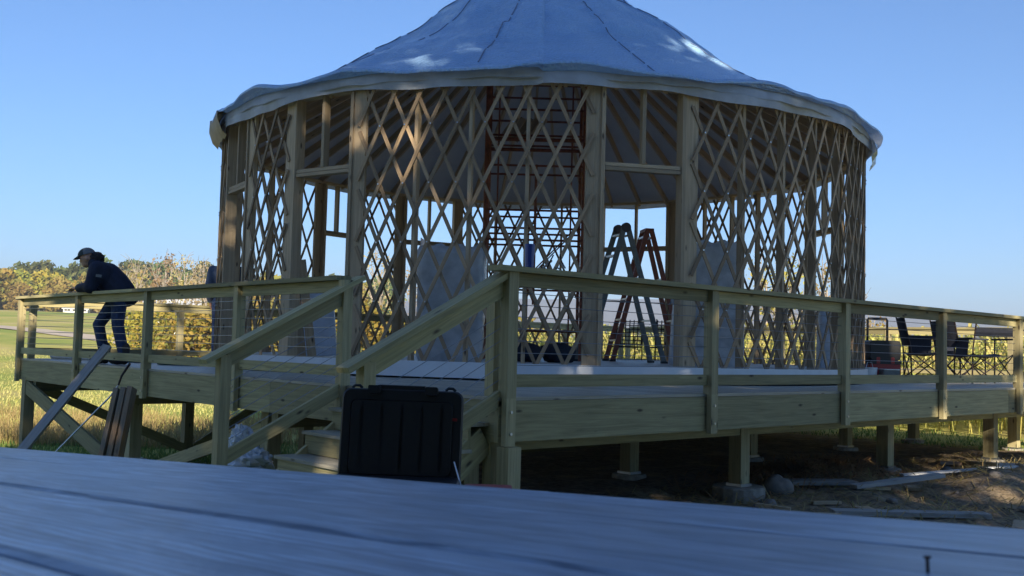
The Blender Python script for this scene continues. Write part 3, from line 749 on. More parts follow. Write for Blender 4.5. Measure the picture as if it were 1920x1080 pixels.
for u, d, h, lab in [(1432, 34, 5.0, 'half bare tree with yellow leaves seen through the right lattice, nearest the wrapped bale'), (1488, 36, 5.4, 'half bare yellow tree seen through the middle of the right lattice'),
                     (1548, 36, 5.1, 'half bare tree behind the right end of the lattice wall'), (1606, 34, 3.9, 'low twiggy tree whose twigs show past the right edge of the yurt')]:
    q = pix(u, 640, d); make_tree('bare_tree', (q.x, q.y, tz(q.x, q.y)), lab, h, 1.25, 'leaf_orange', 'palebark', 520, .075, 'half bare trees right of the yurt', 12, .2, True)
# white farm buildings far behind
def house(loc, w_, d_, h, rh, rz, label, rows):
    t = thing('farm_building', loc, label, 'building', None, rz)
    MB().box((-w_/2, -d_/2, 0), (w_/2, d_/2, h)).build('wall', M['white'], t, local=True)
    mb = MB()
    for s_ in (-1, 1): mb.beam((-w_/2-.2, s_*d_*.27, h+rh*.47), (w_/2+.2, s_*d_*.27, h+rh*.47), d_*.62, .12, (0, s_*rh, d_/2))
    M.setdefault('roofmetal', plain('pale_metal_roof', (.66, .67, .68), .4, .2))
    mb.build('roof', M['roofmetal'], t, local=True)
    for k in range(rows):
        x = -w_/2+w_*(k+.5)/rows
        wd = MB().box((x-.4, -d_/2-.03, h*.4), (x+.4, -d_/2-.004, h*.8)).build('window', M['black'], t, local=True)
        MB().box((x-.03, -d_/2-.05, h*.4), (x+.03, -d_/2-.031, h*.8)).build('window_bar', M['white'], wd, local=True)
    return t
q = pix(144, 582, 152); house((q.x, q.y, tz(q.x, q.y)), 3.4, 2.4, .62, .3, R(-28), 'low white building at the far edge of the green field', 3)
q = pix(322, 600, 84); house((q.x, q.y, tz(q.x, q.y)), 4.2, 3.4, 2.5, 1.0, R(-24), 'white farmhouse half hidden behind the bare trees', 4)

# ------------------------------------------------------------------ corn, weeds, grass, straw
def plants_corn():
    rows = []
    xs = np.arange(15.2, 40, .76); 
    for x in xs:
        ys = np.arange(-7, 20, .23); rows.append(np.stack([np.full_like(ys, x)+nrs.normal(0, .06, len(ys)), ys+nrs.normal(0, .05, len(ys))], 1))
    P = np.concatenate(rows); P = P[nrs.rand(len(P)) < .93]
    n_ = len(P); Z = terrain(P[:, 0], P[:, 1]); H = 1.85+.3*nrs.rand(n_)
    V = []; Fq = []; base = 0
    lean = nrs.normal(0, .06, (n_, 2))
    # stalk
    for (w_) in ((.014, 0), (0, .014)):
        w2 = np.array([*w_, 0]); b = np.stack([P[:, 0], P[:, 1], Z-.05], 1); t_ = np.stack([P[:, 0]+lean[:, 0]*H, P[:, 1]+lean[:, 1]*H, Z+H], 1)
        V.append(np.stack([b-w2, b+w2, t_+w2*.4, t_-w2*.4], 1).reshape(-1, 3)); Fq.append(np.arange(4*n_).reshape(n_, 4)+base); base += 4*n_
    for k in range(9):
        f_ = .18+.8*(k+nrs.rand(n_))/9.5; a = k*2.6+nrs.rand(n_)*1.6; L_ = .38+.35*nrs.rand(n_)
        s = np.stack([P[:, 0]+lean[:, 0]*H*f_, P[:, 1]+lean[:, 1]*H*f_, Z+H*f_], 1)
        dv = np.stack([np.cos(a), np.sin(a), 0*a], 1); sv = np.stack([-np.sin(a), np.cos(a), 0*a], 1)*.032
        upl = (.16+.2*nrs.rand(n_))[:, None]*np.array([0, 0, 1]); dr = -(.05+.35*nrs.rand(n_))[:, None]*np.array([0, 0, 1])
        m_ = s+dv*(L_*.5)[:, None]+upl; e = s+dv*L_[:, None]+upl+dr
        V.append(np.stack([s-sv*.6, s+sv*.6, m_+sv, m_-sv], 1).reshape(-1, 3)); Fq.append(np.arange(4*n_).reshape(n_, 4)+base); base += 4*n_
        V.append(np.stack([m_-sv, m_+sv, e+sv*.15, e-sv*.15], 1).reshape(-1, 3)); Fq.append(np.arange(4*n_).reshape(n_, 4)+base); base += 4*n_
    return np.concatenate(V), np.concatenate(Fq)
V, Fq = plants_corn()
tag(fast_mesh('corn_field', V, Fq, M['corn']), 'ripe yellowing corn standing beyond the right end of the deck', 'corn', kind='stuff')
def blades(name, XY, h0, h1, w_, m, label, cat, bend=.35):
    n_ = len(XY); Z = terrain(XY[:, 0], XY[:, 1]); H = h0+(h1-h0)*nrs.rand(n_)**1.4; a = nrs.rand(n_)*6.28
    b = np.stack([XY[:, 0], XY[:, 1], Z-.02], 1); sv = np.stack([np.cos(a), np.sin(a), 0*a], 1)*w_
    bd = nrs.normal(0, bend, (n_, 2))*H[:, None]
    mid = b+np.stack([bd[:, 0]*.3, bd[:, 1]*.3, H*.6], 1); tip = b+np.stack([bd[:, 0], bd[:, 1], H], 1)
    V = np.stack([b-sv, b+sv, mid+sv*.8, mid-sv*.8, tip], 1).reshape(-1, 3)
    i = np.arange(n_)*5
    F4 = np.stack([i, i+1, i+2, i+3], 1); F3 = np.stack([i+3, i+2, i+4, i+4], 1)
    me = bpy.data.meshes.new(name); me.from_pydata(V.tolist(), [], [tuple(f) for f in F4.tolist()]+[tuple(f[:3]) for f in F3.tolist()])
    me.materials.append(m); o = bpy.data.objects.new(name, me); col.objects.link(o)
    return tag(o, label, cat, kind='stuff')
def sector(n_, d0, d1, u0, u1, pw=1.0):
    d = d0+(d1-d0)*nrs.rand(n_)**pw; u = u0+(u1-u0)*nrs.rand(n_)
    t_ = (u-960)/1884.55
    return np.stack([CAMP.x+d*(FW[0]+RT[0]*t_), CAMP.y+d*(FW[1]+RT[1]*t_)], 1)
XY = sector(16000, 17.6, 25, -150, 760, 1.5); XY = XY[(XY[:, 1] > 11.3) & (vn(XY[:, 0]*.5, XY[:, 1]*.5) > -.32)]
blades('dry_weeds', XY, .1, .4, .007, M['drygrass'], 'band of tall dry tan weeds behind the left end of the deck', 'weeds')
XY = sector(24000, 12.5, 19.5, -150, 820); XY = XY[(XY[:, 0] < .2) | (XY[:, 1] > 8.5)]
blades('lawn_grass', XY, .04, .14, .006, M['grass'], 'green shaded grass behind and beside the deck on the left', 'grass')
XY = sector(22000, 13.5, 24, 880, 2080); XY = XY[(XY[:, 0] > 12.2) & (XY[:, 0] < 15.2)]
blades('verge_grass', XY, .03, .12, .007, M['grass'], 'strip of green grass between the deck and the corn', 'grass')
XY = sector(26000, 21, 60, -150, 800, 1.3); XY = XY[XY[:, 1] > 13]
blades('field_grass', XY, .04, .16, .012, M['drygrass'], 'short yellowed grass of the sunny left field', 'grass')
# loose straw lying on the spoil beside the deck
def straw(XY, m, label, name):
    n_ = len(XY); Z = terrain(XY[:, 0], XY[:, 1])+.012+.05*nrs.rand(n_)**2; a = nrs.rand(n_)*6.28; L_ = .04+.12*nrs.rand(n_); tl = nrs.normal(0, .25, n_)
    c = np.stack([XY[:, 0], XY[:, 1], Z], 1); d = np.stack([np.cos(a), np.sin(a), tl], 1)*L_[:, None]; s = np.stack([-np.sin(a), np.cos(a), 0*a], 1)*.0045
    V = np.stack([c-d-s, c-d+s, c+d+s, c+d-s], 1).reshape(-1, 3)
    return tag(fast_mesh(name, V, np.arange(4*n_).reshape(n_, 4), m), label, 'straw', kind='stuff')
g1 = np.stack([nrs.normal(5.55, .8, 5000), nrs.normal(.95, .32, 5000)], 1); g2 = np.stack([nrs.uniform(2.4, 10, 5200), nrs.uniform(-2.6, 1.2, 5200)], 1)
straw(g1, M['straw'], 'heap of reddish straw on the ground under the right deck edge', 'straw_heap'); straw(g2, M['drygrass'], 'dry stems scattered over the bare soil right of the deck', 'dry_stems')
def lump(c, rx, ry, rz, amp, name, m, parent=None, seed=0, n_=14, k_=9, fr=2.2):
    mb = MB(); mb.ell((0, 0, 0), rx, ry, rz, n_, k_)
    for i, v in enumerate(mb.v):
        q = v.normalized() if v.length else v
        d = float(vn(np.array([q.x*fr+seed*3.1+q.z*1.7]), np.array([q.y*fr+q.z*fr+seed]))[0])
        mb.v[i] = v*(1+amp*d)+Vector(c)
    return mb.build(name, m, parent, smooth=True)
for k in range(34):
    x, y = rnd.uniform(2.6, 10), rnd.uniform(-2.3, 1.0); s_ = rnd.uniform(.03, .085)
    st_ = lump((0, 0, 0), s_, s_*rnd.uniform(.7, 1), s_*.6, .5, 'stone', M['stone'], None, k, 9, 6); st_.location = (x, y, tz(x, y)+s_*.15)
    tag(st_, 'small grey stone lying on the bare soil right of the deck', 'stone', 'stones on the bare soil')
st_ = lump((0, 0, 0), .17, .14, .12, .4, 'stone', M['stone'], None, 77, 14, 9); q = cast(1458, 925, 7, 30); st_.location = (q.x, q.y, tz(q.x, q.y)+.05)
tag(st_, 'rounded stone beside the round concrete footing', 'stone')
def gboard(u0, v0, u1, v1, w_, m, label, name='ground_board', lift0=.02, lift1=.02, th=.038):
    a = cast(u0, v0, 6, 60); b_ = cast(u1, v1, 6, 60)
    a = Vector((a.x, a.y, tz(a.x, a.y)+lift0+th/2)); b_ = Vector((b_.x, b_.y, tz(b_.x, b_.y)+lift1+th/2))
    o = MB().beam(a, b_, w_, th).build(name, M[m]); return tag(o, label, 'board')
gboard(1560, 968, 1852, 975, .16, 'oldgrey', 'pale board lying on the soil closest to the table at the right')
gboard(1478, 911, 1600, 912, .24, 'oldgrey', 'wide board lying flat beside the straw heap')
gboard(1600, 921, 1765, 923, .12, 'oldgrey', 'narrow board sticking out over the small pit', lift1=.14)
gboard(1812, 872, 1886, 878, .2, 'oldgrey', 'short board against the farthest visible footing')
gboard(1760, 873, 1800, 876, .1, 'plank', 'scrap of wood on the soil between the two right footings')
for k in range(16):
    x, y = rnd.uniform(2.8, 9.5), rnd.uniform(-2.2, .6); a = rnd.random()*3.14; l_ = rnd.uniform(.06, .2); z = tz(x, y)+.02
    o = MB().beam((x-l_*math.cos(a), y-l_*math.sin(a), z), (x+l_*math.cos(a), y+l_*math.sin(a), z+rnd.uniform(-.01, .03)), rnd.choice((.04, .09, .14)), .03).build('wood_offcut', M['stud'])
    tag(o, 'small wood offcut dropped on the bare soil right of the deck', 'offcut', 'offcuts on the bare soil')
gboard(1690, 899, 1960, 877, .09, 'white', 'long pale strip lying across the soil at the far right', 'pale_strip', .03, .03, .02)

# ------------------------------------------------------------------ lumber leaning by the left side of the deck
def lean(u0, v0, d0, u1, v1, w_, h_, name, m, label, cat):
    a = pix(u0, v0, d0); b_ = cast(u1, v1, 7, 60); b_ = Vector((b_.x, b_.y, tz(b_.x, b_.y)+.01))
    o = thing(name, b_, label, cat); MB().beam(b_, a, w_, h_, (-.6, -.8, .3)).build('board', M[m], o); return o
pl = thing('leaning_plank', (0, 0, -1.3), 'long grey plank leaning up against the left railing', 'plank')
a = Vector((-.16, 6.86, .24)); b_ = pix(22, 868, 10.6)
B((b_.x, b_.y, b_.z), a, .105, .04, 'board', 'oldgrey', pl, (-.5, -.6, .6)); 
sp = thing('stacked_posts', pix(212, 862, 9.9), 'stack of three thick old planks standing up beside the leaning plank', 'planks')
for k, (du, dz_, w_, t_) in enumerate(((0, 0, .15, .045), (.075, .02, .15, .05), (.14, .035, .15, .05))):
    off = AX_R*du
    B(pix(188, 880, 10.0)+off+AX_F*(k*.02), pix(222, 730-dz_*60, 10.25)+off*.9+AX_F*(k*.02), t_, .16, 'plank', 'plank', sp, AX_F)
cb = thing('pry_bar', pix(104, 846, 10.4), 'thin steel pry bar with bent dark end propped beside the planks', 'pry bar')
P_ = [pix(90, 862, 10.3), pix(205, 745, 10.4), pix(222, 722, 10.4), pix(228, 705, 10.4), pix(238, 690, 10.42)]
MB().tube(P_[:3], .009, 7).build('shaft', M['alu'], cb); MB().tube([P_[2], P_[3], P_[4], pix(244, 681, 10.43)], [.01, .011, .013, .012], 7).build('claw', M['chairtube'], cb)
# crumpled plastic sheets by the stairs
def bag(c, rx, ry, rz, seed, m, name, label, cat):
    mb = MB(); mb.ell((0, 0, 0), rx, ry, rz, 40, 24)
    for i, v in enumerate(mb.v):
        q = Vector((v.x/rx, v.y/ry, v.z/rz)); d = 0
        for o_, am in ((2.2, .55), (5, .32), (11, .16)):
            d += am*abs(float(vn(np.array([q.x*o_+seed*5+q.z*2]), np.array([q.y*o_+q.z*o_+seed]))[0]))*2
        v2 = v*(.75+d*.6); v2.z = max(v2.z, -rz*.55); mb.v[i] = v2+Vector(c)
    o = mb.build(name, M[m], None, smooth=False); return tag(o, label, cat)
M['poly'] = plain('clear_polythene', (.55, .58, .62), .25, 0, .2, 8, .4)
q = pix(455, 838, 8.9); bag((q.x, q.y, q.z), .13, .13, .2, 3, 'poly', 'plastic_sheet', 'crumpled clear plastic sheet behind the short stair post', 'plastic')
q = pix(470, 868, 8.4); bag((q.x, q.y, q.z), .2, .18, .14, 8, 'poly', 'plastic_bag', 'crumpled plastic bag on the ground against the lowest stair', 'plastic')

# ------------------------------------------------------------------ black case on a low bench
bn = thing('low_bench', (-2.55, -2.36, tz(-2.55, -2.36)), 'low wooden bench holding the open black case, hidden by the table', 'bench')
RV = Vector((AX_R.x, AX_R.y, 0)).normalized(); FV = Vector((FW[0], FW[1], 0))
bc = pix(790, 900, 3.5); bc.z = -.19
for k in range(3): B(bc-RV*.45+FV*(.13*k-.13), bc+RV*.45+FV*(.13*k-.13), .125, .03, 'seat_board', 'table', bn)
for s_ in (-.36, .36):
    for k in (-.13, .13):
        p = bc+RV*s_+FV*k; B((p.x, p.y, tz(p.x, p.y)-.03), (p.x, p.y, -.206), .06, .06, 'leg', 'table', bn, (0, 1, 0))
cs = thing('tool_case', bc+Vector((0, 0, .015)), 'black hard plastic tool case standing open with its lid upright', 'case')
cc = pix(748, 900, 3.5); cc.z = -.175
def rbox(c, ax, ay, az_, w_, h_, t_, r_, name, m, parent):   # rounded slab: ax width, az height, ay thickness
    mb = MB(); pts = []
    for k, (sx, sz) in enumerate(((1, 1), (-1, 1), (-1, -1), (1, -1))):
        for q in range(5):
            a = math.pi/2*(k+q/4); pts.append((sx*(w_/2-r_)+r_*math.cos(a), sz*(h_/2-r_)+r_*math.sin(a)))
    n_ = len(pts); b0 = len(mb.v)
    for yy, s_ in ((-t_/2, .975), (-t_/2+.006, 1), (t_/2-.006, 1), (t_/2, .975)):
        for px, pz in pts: mb.v.append(c+ax*px*s_+az_*pz*s_+ay*yy)
    for l_ in range(3):
        for k in range(n_): j = (k+1) % n_; mb.face((b0+l_*n_+k, b0+l_*n_+j, b0+(l_+1)*n_+j, b0+(l_+1)*n_+k))
    mb.face(tuple(b0+k for k in reversed(range(n_)))); mb.face(tuple(b0+3*n_+k for k in range(n_)))
    return mb.build(name, M[m], parent)
lax = (RV+Vector((0, 0, -.012))).normalized(); laz = (Vector((0, 0, 1))+FV*.12+RV*.01).normalized(); lay = laz.cross(lax)
lc = cc+laz*.196
rbox(lc, lax, lay, laz, .425, .338, .055, .03, 'lid', 'black', cs)
lid = cs.children[0]
for k in range(5): B(lc-lay*.030*1+lax*(-.14+.07*k)-laz*.11, lc-lay*.030+lax*(-.14+.07*k)+laz*.11, .012, .006, 'rib', 'black', lid, lay)
B(lc+laz*.174-lax*.09, lc+laz*.174+lax*.075, .035, .022, 'handle_mount', 'black', lid)
for s_ in (-.165, .165):
    p = lc+laz*.171+lax*s_; MB().tube([p-lax*.018, p-lax*.008+laz*.009, p+lax*.008+laz*.009, p+lax*.018], .0055, 6).build('padlock_eye', M['black'], lid)
rbox(lc-lay*.029-laz*.0, lax, lay, laz, .36, .26, .008, .02, 'raised_panel', 'black', lid)
for s_ in (-.1, .1): rbox(lc-lay*.02+laz*.165+lax*s_, lax, lay, laz, .045, .03, .05, .006, 'latch', 'black', lid)
rbox(lc-lay*.0285+lax*.185+laz*.07, lax, lay, laz, .018, .01, .004, .002, 'red_badge', 'red', lid)
rbox(cc-FV*.17+Vector((0, 0, .03)), lax, Vector((0, 0, 1)), FV, .43, .32, .08, .03, 'base', 'black', cs)
MB().tube([lc-lay*.03+lax*.19-laz*.075, cc-FV*.10+lax*.232+Vector((0, 0, .02))], .0028, 6).build('lid_stay', M['alu'], cs)
rt = thing('red_toolbox', bc+RV*.3+Vector((0, 0, .015)), 'low red tool tray to the right of the black case, just above the table edge', 'toolbox')
p = pix(915, 912, 3.42); rbox(Vector((p.x, p.y, -.157)), RV, Vector((0, 0, 1)), FV, .16, .12, .04, .02, 'tray', 'red', rt)
rbox(Vector((p.x, p.y, -.133)), RV, Vector((0, 0, 1)), FV, .165, .125, .012, .02, 'rim', 'red', rt)

# ------------------------------------------------------------------ things on the railing corner
tb = thing('tumbler', Vector((.24, -.02, .914)), 'tall blue tumbler standing on the railing cap at the corner', 'cup')
p = wloc(tb); MB().tube([p, p+Vector((0, 0, .01)), p+Vector((0, 0, .155))], [.030, .031, .036], 18).build('body', M['blue_cup'], tb, smooth=False)
MB().tube([p+Vector((0, 0, .155)), p+Vector((0, 0, .172))], [.037, .036], 18).build('lid', M['blue_cup'], tb)
rp = thing('tool_pile', (.48, -.02, .914), 'small heap of hand tools and cord on the railing cap beside the blue tumbler', 'tools')
for k in range(6):
    a = k*1.3; pts = [Vector((.38+.05*k*.8+.06*math.cos(a+q*.5)*(.5+q*.1), -.02+.03*math.sin(a+q*.7), .92+.012*q*(k % 3)+.004*k)) for q in range(5)]
    MB().tube(pts, .0055, 5).build('tool', M[['ladder_grey', 'palebark', 'chairtube'][k % 3]], rp)
MB().tube([(.36, -.03, .92), (.47, -.01, .985)], .008, 6).build('tool', M['palebark'], rp)

# ------------------------------------------------------------------ inside the yurt
fz = ZF+.001
sc_ = thing('scaffold_tower', (5.45, 5.6, fz), 'rusty red scaffold tower standing in the middle of the yurt', 'scaffold')
SC = pix(996, 600, 14.8); SC.z = 0
for fx in (-.70, .70):
    for fy in (-.38, .38):
        p = SC+RV*fx+FV*fy; MB().tube([(p.x, p.y, fz), (p.x, p.y, 4.55)], .024 if fx > 0 else .04, 8).build('upright', M['rust'], sc_)
    for z in [.35+.52*k for k in range(8)]:
        MB().tube([SC+RV*fx-FV*.38+Vector((0, 0, z)), SC+RV*fx+FV*.38+Vector((0, 0, z))], .013, 6).build('rung', M['rust'], sc_)
    p = SC+RV*(fx*.78); MB().tube([(p.x, p.y, fz+.1), (p.x, p.y, 4.4)], .013, 6).build('ladder_rail', M['rust'], sc_)
for z in (.6, 1.22, 1.9, 2.07, 2.33, 2.98, 3.36, 3.42, 3.8, 4.16):
    for fy in (-.38, .38): MB().tube([SC-RV*.7+FV*fy+Vector((0, 0, z)), SC+RV*.7+FV*fy+Vector((0, 0, z))], .017 if z not in (3.36,) else .03, 6).build('cross_bar', M['rust'], sc_)
for fy in (-.38, .38):
    MB().tube([SC-RV*.7+FV*fy+Vector((0, 0, .7)), SC+RV*.7+FV*fy+Vector((0, 0, 2.2))], .011, 6).build('cross_brace', M['rust'], sc_)
    MB().tube([SC+RV*.02+FV*fy+Vector((0, 0, 1.0)), SC+RV*.02+FV*fy+Vector((0, 0, 3.0))], .012, 6).build('cross_brace', M['rust'], sc_)
for k in range(5):
    p = SC+RV*(-.52+.11*k)-FV*.3; 
    bo = MB().beam(p+Vector((0, 0, 3.36)), p+RV*.22+Vector((0, 0, 3.82))+FV*.6, .085, .035, FV).build('roof_board', M['stud'])
    tag(bo, 'short pale board propped on the scaffold under the roof', 'board', 'boards propped on the scaffold')
def ladder(loc, h, spread, w_, rail, label, sc1=1.0):
    t = thing('step_ladder', loc, label, 'ladder', None, math.atan2(RV.y, RV.x)+(.3 if rail == 'ladder_grey' else .12))
    for s_ in (-1, 1):
        for e, nm in ((-1, 'front'), (1, 'rear')):
            MB().beam((e*spread/2, s_*w_/2, 0), (e*.03, s_*w_*.32, h), .075, .028, (0, 1, 0)).build('rail', M[rail], t, local=True)
            MB().box((e*spread/2-.05, s_*w_/2-.02, -.001), (e*spread/2+.05, s_*w_/2+.02, .03)).build('foot', M['black'], t, local=True)
    nst = int(h/.3)
    for k in range(1, nst+1):
        f_ = k/(nst+.35); 
        for e in (-1, 1):
            if e == 1 and k % 2: continue
            MB().beam((e*(spread/2*(1-f_)+.03*f_), -w_*(.5-.18*f_), h*f_), (e*(spread/2*(1-f_)+.03*f_), w_*(.5-.18*f_), h*f_), .07 if e < 0 else .03, .028).build('step', M['alu'], t, local=True)
    if rail == 'ladder_red': MB().box((-.07, -w_*.36, h-.03), (.07, w_*.36, h+.02)).build('top_cap', M['ladder_red'], t, local=True)
    else:
        for s_ in (-1, 1): MB().tube([(0, s_*w_*.32-.025, h), (0, s_*w_*.32+.025, h)], .07, 14).build('hinge_cap', M['chairtube'], t, local=True)
    MB().tube([(-spread*.25, 0, h*.45), (spread*.25, 0, h*.45)], .008, 5).build('spreader', M['alu'], t, local=True)
    return t
p = pix(1163, 600, 14.6); ladder((p.x, p.y, fz), 1.95, 1.2, .46, 'ladder_grey', 'grey folding ladder with two dark hinges standing in the doorway')
p = pix(1210, 600, 15.9); ladder((p.x, p.y, fz), 2.08, 1.15, .5, 'ladder_red', 'reddish fibreglass step ladder behind the grey ladder')
def bale(c, w_, d_, h, rz, m, name, label, seed, cat='bale', taper=.06):
    n_ = 14; mb = MB(); P = {}
    t = thing(name, (c[0], c[1], c[2]), label, cat, None, rz)
    def sq(a, e): return math.copysign(abs(math.cos(a))**e, math.cos(a)), math.copysign(abs(math.sin(a))**e, math.sin(a))
    rows = []; nz = 22
    for i in range(nz+1):
        f_ = i/nz; row = []
        s_ = (1-taper*f_)*(1 if .03 < f_ < .97 else (.93 if f_ in (0, 1) else .97))
        for k in range(41):
            cx, cy = sq(2*math.pi*(k % 40)/40, .38)
            nn = float(vn(np.array([cx*2+seed*4+f_*6]), np.array([cy*2+seed+f_*5]))[0])*.035+float(vn(np.array([cx*6+seed+f_*16]), np.array([cy*6+f_*14+seed]))[0])*.05
            row.append(Vector((cx*w_/2*(s_+nn), cy*d_/2*(s_+nn), h*f_+(.05*float(vn(np.array([cx*3+seed]), np.array([cy*3]))[0]) if f_ > .9 else 0))))
        rows.append(row)
    mb.grid(rows); b0 = len(mb.v)-41; mb.face(tuple(b0+k for k in range(40))); mb.build('body', M[m], t, smooth=True, local=True)
    # gathered plastic at the top and straps
    mb = MB(); P = []
    for i in range(13):
        x = -w_*.47+w_*.94*i/12; P.append([Vector((x, -d_*.35, h*.97)), Vector((x*1.02, -d_*.3+.03*math.sin(i*2.1), h*1.02+.03*math.cos(i*1.7)+.05*(i in (0, 1)))), Vector((x, .0, h*1.0+.012)), Vector((x, d_*.4, h*.98))])
    mb.grid(P); mb.build('loose_wrap', M['poly'], t, smooth=False, local=True)
    return t
ra = math.atan2(RV.y, RV.x)
bale((2.45, 3.62, fz), .74, .45, 1.27, ra, 'wrap', 'insulation_bale', 'large plastic wrapped bale standing inside the lattice left of the scaffold', 2, taper=-.06)
bale((5.62, 2.35, fz), .72, .45, 1.52, ra-.15, 'wrap', 'insulation_bale', 'tall plastic wrapped bale standing inside the lattice right of the doorway', 5, taper=.02)
bale((6.50, 3.55, fz), .34, .3, .86, ra, 'bluewrap', 'foam_roll', 'pale blue wrapped roll standing in the doorway beside the ladders', 9, 'roll', .3)
bale((7.9, 2.15, fz), .24, .24, .8, ra, 'bluewrap', 'foam_roll', 'narrow pale blue roll standing behind the right end of the lattice', 12, 'roll', .12)
lp = thing('wrapped_sheet', (2.0, 5.4, fz), 'plastic wrapped panel leaning inside the left window opening', 'panel')
a = pix(598, 672, 12.6); a.z = fz; 
MB().beam(Vector((a.x, a.y, fz+.0)), Vector((a.x, a.y, fz+.84))+FV*.12-RV*.1, .45, .05, FV).build('panel', M['bluewrap'], lp)
MB().beam(Vector((a.x, a.y, fz))-RV*.245-FV*.03, Vector((a.x, a.y, fz+.98))-RV*.36+FV*.1, .02, .03, FV).build('edge_strip', M['white'], lp)
for k, (u, tl, w_) in enumerate(((562, -.12, .14), (585, -.17, .1))):
    q = pix(u, 672, 11.9); bo = MB().beam((q.x, q.y, fz), Vector((q.x, q.y, fz+.95+.2*k))+RV*tl, w_, .04, FV).build('leaning_board', M['stud'])
    tag(bo, ['wide pale board leaning in the left window opening', 'narrow pale board leaning against the wrapped panel'][k], 'board')
for k, (u, d, rx, lab) in enumerate(((985, 12.6, .2, 'dark bag slumped on the yurt floor left of the scaffold leg'), (1046, 12.8, .26, 'larger dark bag on the yurt floor by the doorway post'))):
    q = pix(u, 680, d); o = lump((0, 0, 0), rx, .16, .14, .7, 'duffel_bag', M['chairfab'], None, k+30, 18, 10); o.location = (q.x, q.y, fz+.1); tag(o, lab, 'bag')

# ------------------------------------------------------------------ chairs and cart on the deck
def camp_chair(loc, rz, label, w_=.56, group='folding camp chairs on the deck', bk=(.08, .28, .47)):
    t = thing('camp_chair', loc, label, 'chair', group, rz)
    h2, d_ = .44, .48
    mb = MB(); P = []
    for i in range(7):
        x = -w_/2+w_*i/6; sag = .04*(1-(2*i/6-1)**2); P.append([Vector((x, -d_/2, h2-sag*.6)), Vector((x, 0, h2-.03-sag)), Vector((x, d_/2, h2-.02-sag*.6))])
    mb.grid(P).build('seat', M['chairfab'], t, local=True)
    mb = MB(); P = []
    for i in range(7):
        x = -w_/2+w_*i/6; sag = .035*(1-(2*i/6-1)**2); P.append([Vector((x, d_/2+sag, h2+bk[0])), Vector((x, d_/2+.06+sag, h2+bk[1])), Vector((x, d_/2+.1+sag, h2+bk[2]))])
    mb.grid(P).build('backrest', M['chairfab'], t, local=True)
    for s_ in (-1, 1):
        x = s_*w_/2
        MB().tube([(x, -d_/2, 0), (x, -d_/2, .64)], .011, 6).build('leg', M['chairtube'], t, local=True)
        MB().tube([(x, d_/2-.02, 0), (x, d_/2, .5), (x, d_/2+.1, h2+.5)], .011, 6).build('leg', M['chairtube'], t, local=True)
        MB().beam((x, -d_/2-.04, .65), (x, d_/2+.04, .65), .06, .025).build('armrest', M['chairfab'], t, local=True)
        MB().tube([(x, -d_/2, .05), (x, d_/2, h2)], .009, 5).build('cross_tube', M['chairtube'], t, local=True)
        MB().tube([(x, d_/2, .05), (x, -d_/2, h2)], .009, 5).build('cross_tube', M['chairtube'], t, local=True)
    for s_ in (-1, 1):
        for y in (-d_/2, d_/2): MB().tube([(s_*w_/2, y, .04), (-s_*w_/2, y, h2)], .009, 5).build('cross_tube', M['chairtube'], t, local=True)
    mb = MB(); mb.grid([[Vector((w_/2+.01, -.16, .64)), Vector((w_/2+.04, -.16, .38))], [Vector((w_/2+.01, .16, .64)), Vector((w_/2+.04, .16, .38))]]).build('side_pouch', M['chairfab'], t, local=True)
    return t
p = pix(1845, 680, 14.8); camp_chair((p.x, p.y, .001), ra+math.pi+.12, 'open navy camp chair with crossed legs, rightmost on the deck', .64, bk=(.24, .30, .37))
p = pix(1733, 680, 14.3); camp_chair((p.x, p.y, .001), ra+1.45, 'dark camp chair seen edge on, next to the wheeled toolbox', .4)
p = pix(1800, 680, 15.2); camp_chair((p.x, p.y, .001), ra+1.9, 'dark camp chair between the edge-on chair and the rightmost chair', .5)
def lattice_chair(u, d, label):
    p = pix(u, 660, d); t = thing('patio_chair', (p.x, p.y, .001), label, 'chair', 'woven back patio chairs', ra+.15)
    MB().box((-.26, -.26, .40), (.26, .24, .43)).build('seat', M['chairfab'], t, local=True)
    for x in (-.26, .26):
        for y in (-.25, .25): MB().tube([(x, y, 0), (x, y, .62 if y > 0 else .42)], .012, 6).build('leg', M['chairtube'], t, local=True)
        MB().tube([(x, .25, .62), (x, -.22, .62), (x, -.25, .42)], .012, 6).build('armrest', M['chairtube'], t, local=True)
    mb = MB()
    for k in range(7): mb.beam((-.24+.08*k, -.25, .44), (-.24+.08*k, -.32, .92), .018, .008, (0, 1, 0))
    for k in range(7): mb.beam((-.25, -.253-.0105*k, .47+.07*k), (.25, -.253-.0105*k, .47+.07*k), .006, .018)
    mb.build('woven_back', M['chairtube'], t, local=True)
    for x in (-.26, .26): MB().tube([(x, -.25, .4), (x, -.33, .94)], .012, 6).build('back_post', M['chairtube'], t, local=True)
lattice_chair(1172, 19.2, 'dark patio chair with open woven back, left one beyond the doorway')
lattice_chair(1246, 19.0, 'dark patio chair with open woven back, right one beyond the doorway')
ct = thing('wheeled_toolbox', pix(1652, 690, 14.2), 'wheeled stack of black and red tool boxes with a raised handle', 'toolbox'); ct.location.z = .001
p = wloc(ct)
def at(x, y, z): return Vector((p.x, p.y, 0))+RV*x+FV*y+Vector((0, 0, z))
rbox(at(0, 0, .16), RV, FV, Vector((0, 0, 1)), .44, .2, .32, .03, 'lower_box', 'red', ct)
rbox(at(0, 0, .275), RV, FV, Vector((0, 0, 1)), .46, .05, .34, .02, 'latch_rail', 'black', ct)
rbox(at(0, 0, .44), RV, FV, Vector((0, 0, 1)), .43, .28, .34, .05, 'upper_box', 'black', ct)
MB().tube([at(-.14, .15, .3), at(-.14, .15, .87), at(-.13, .15, .895), at(.13, .15, .895), at(.14, .15, .87), at(.14, .15, .3)], .017, 8).build('handle', M['black'], ct)
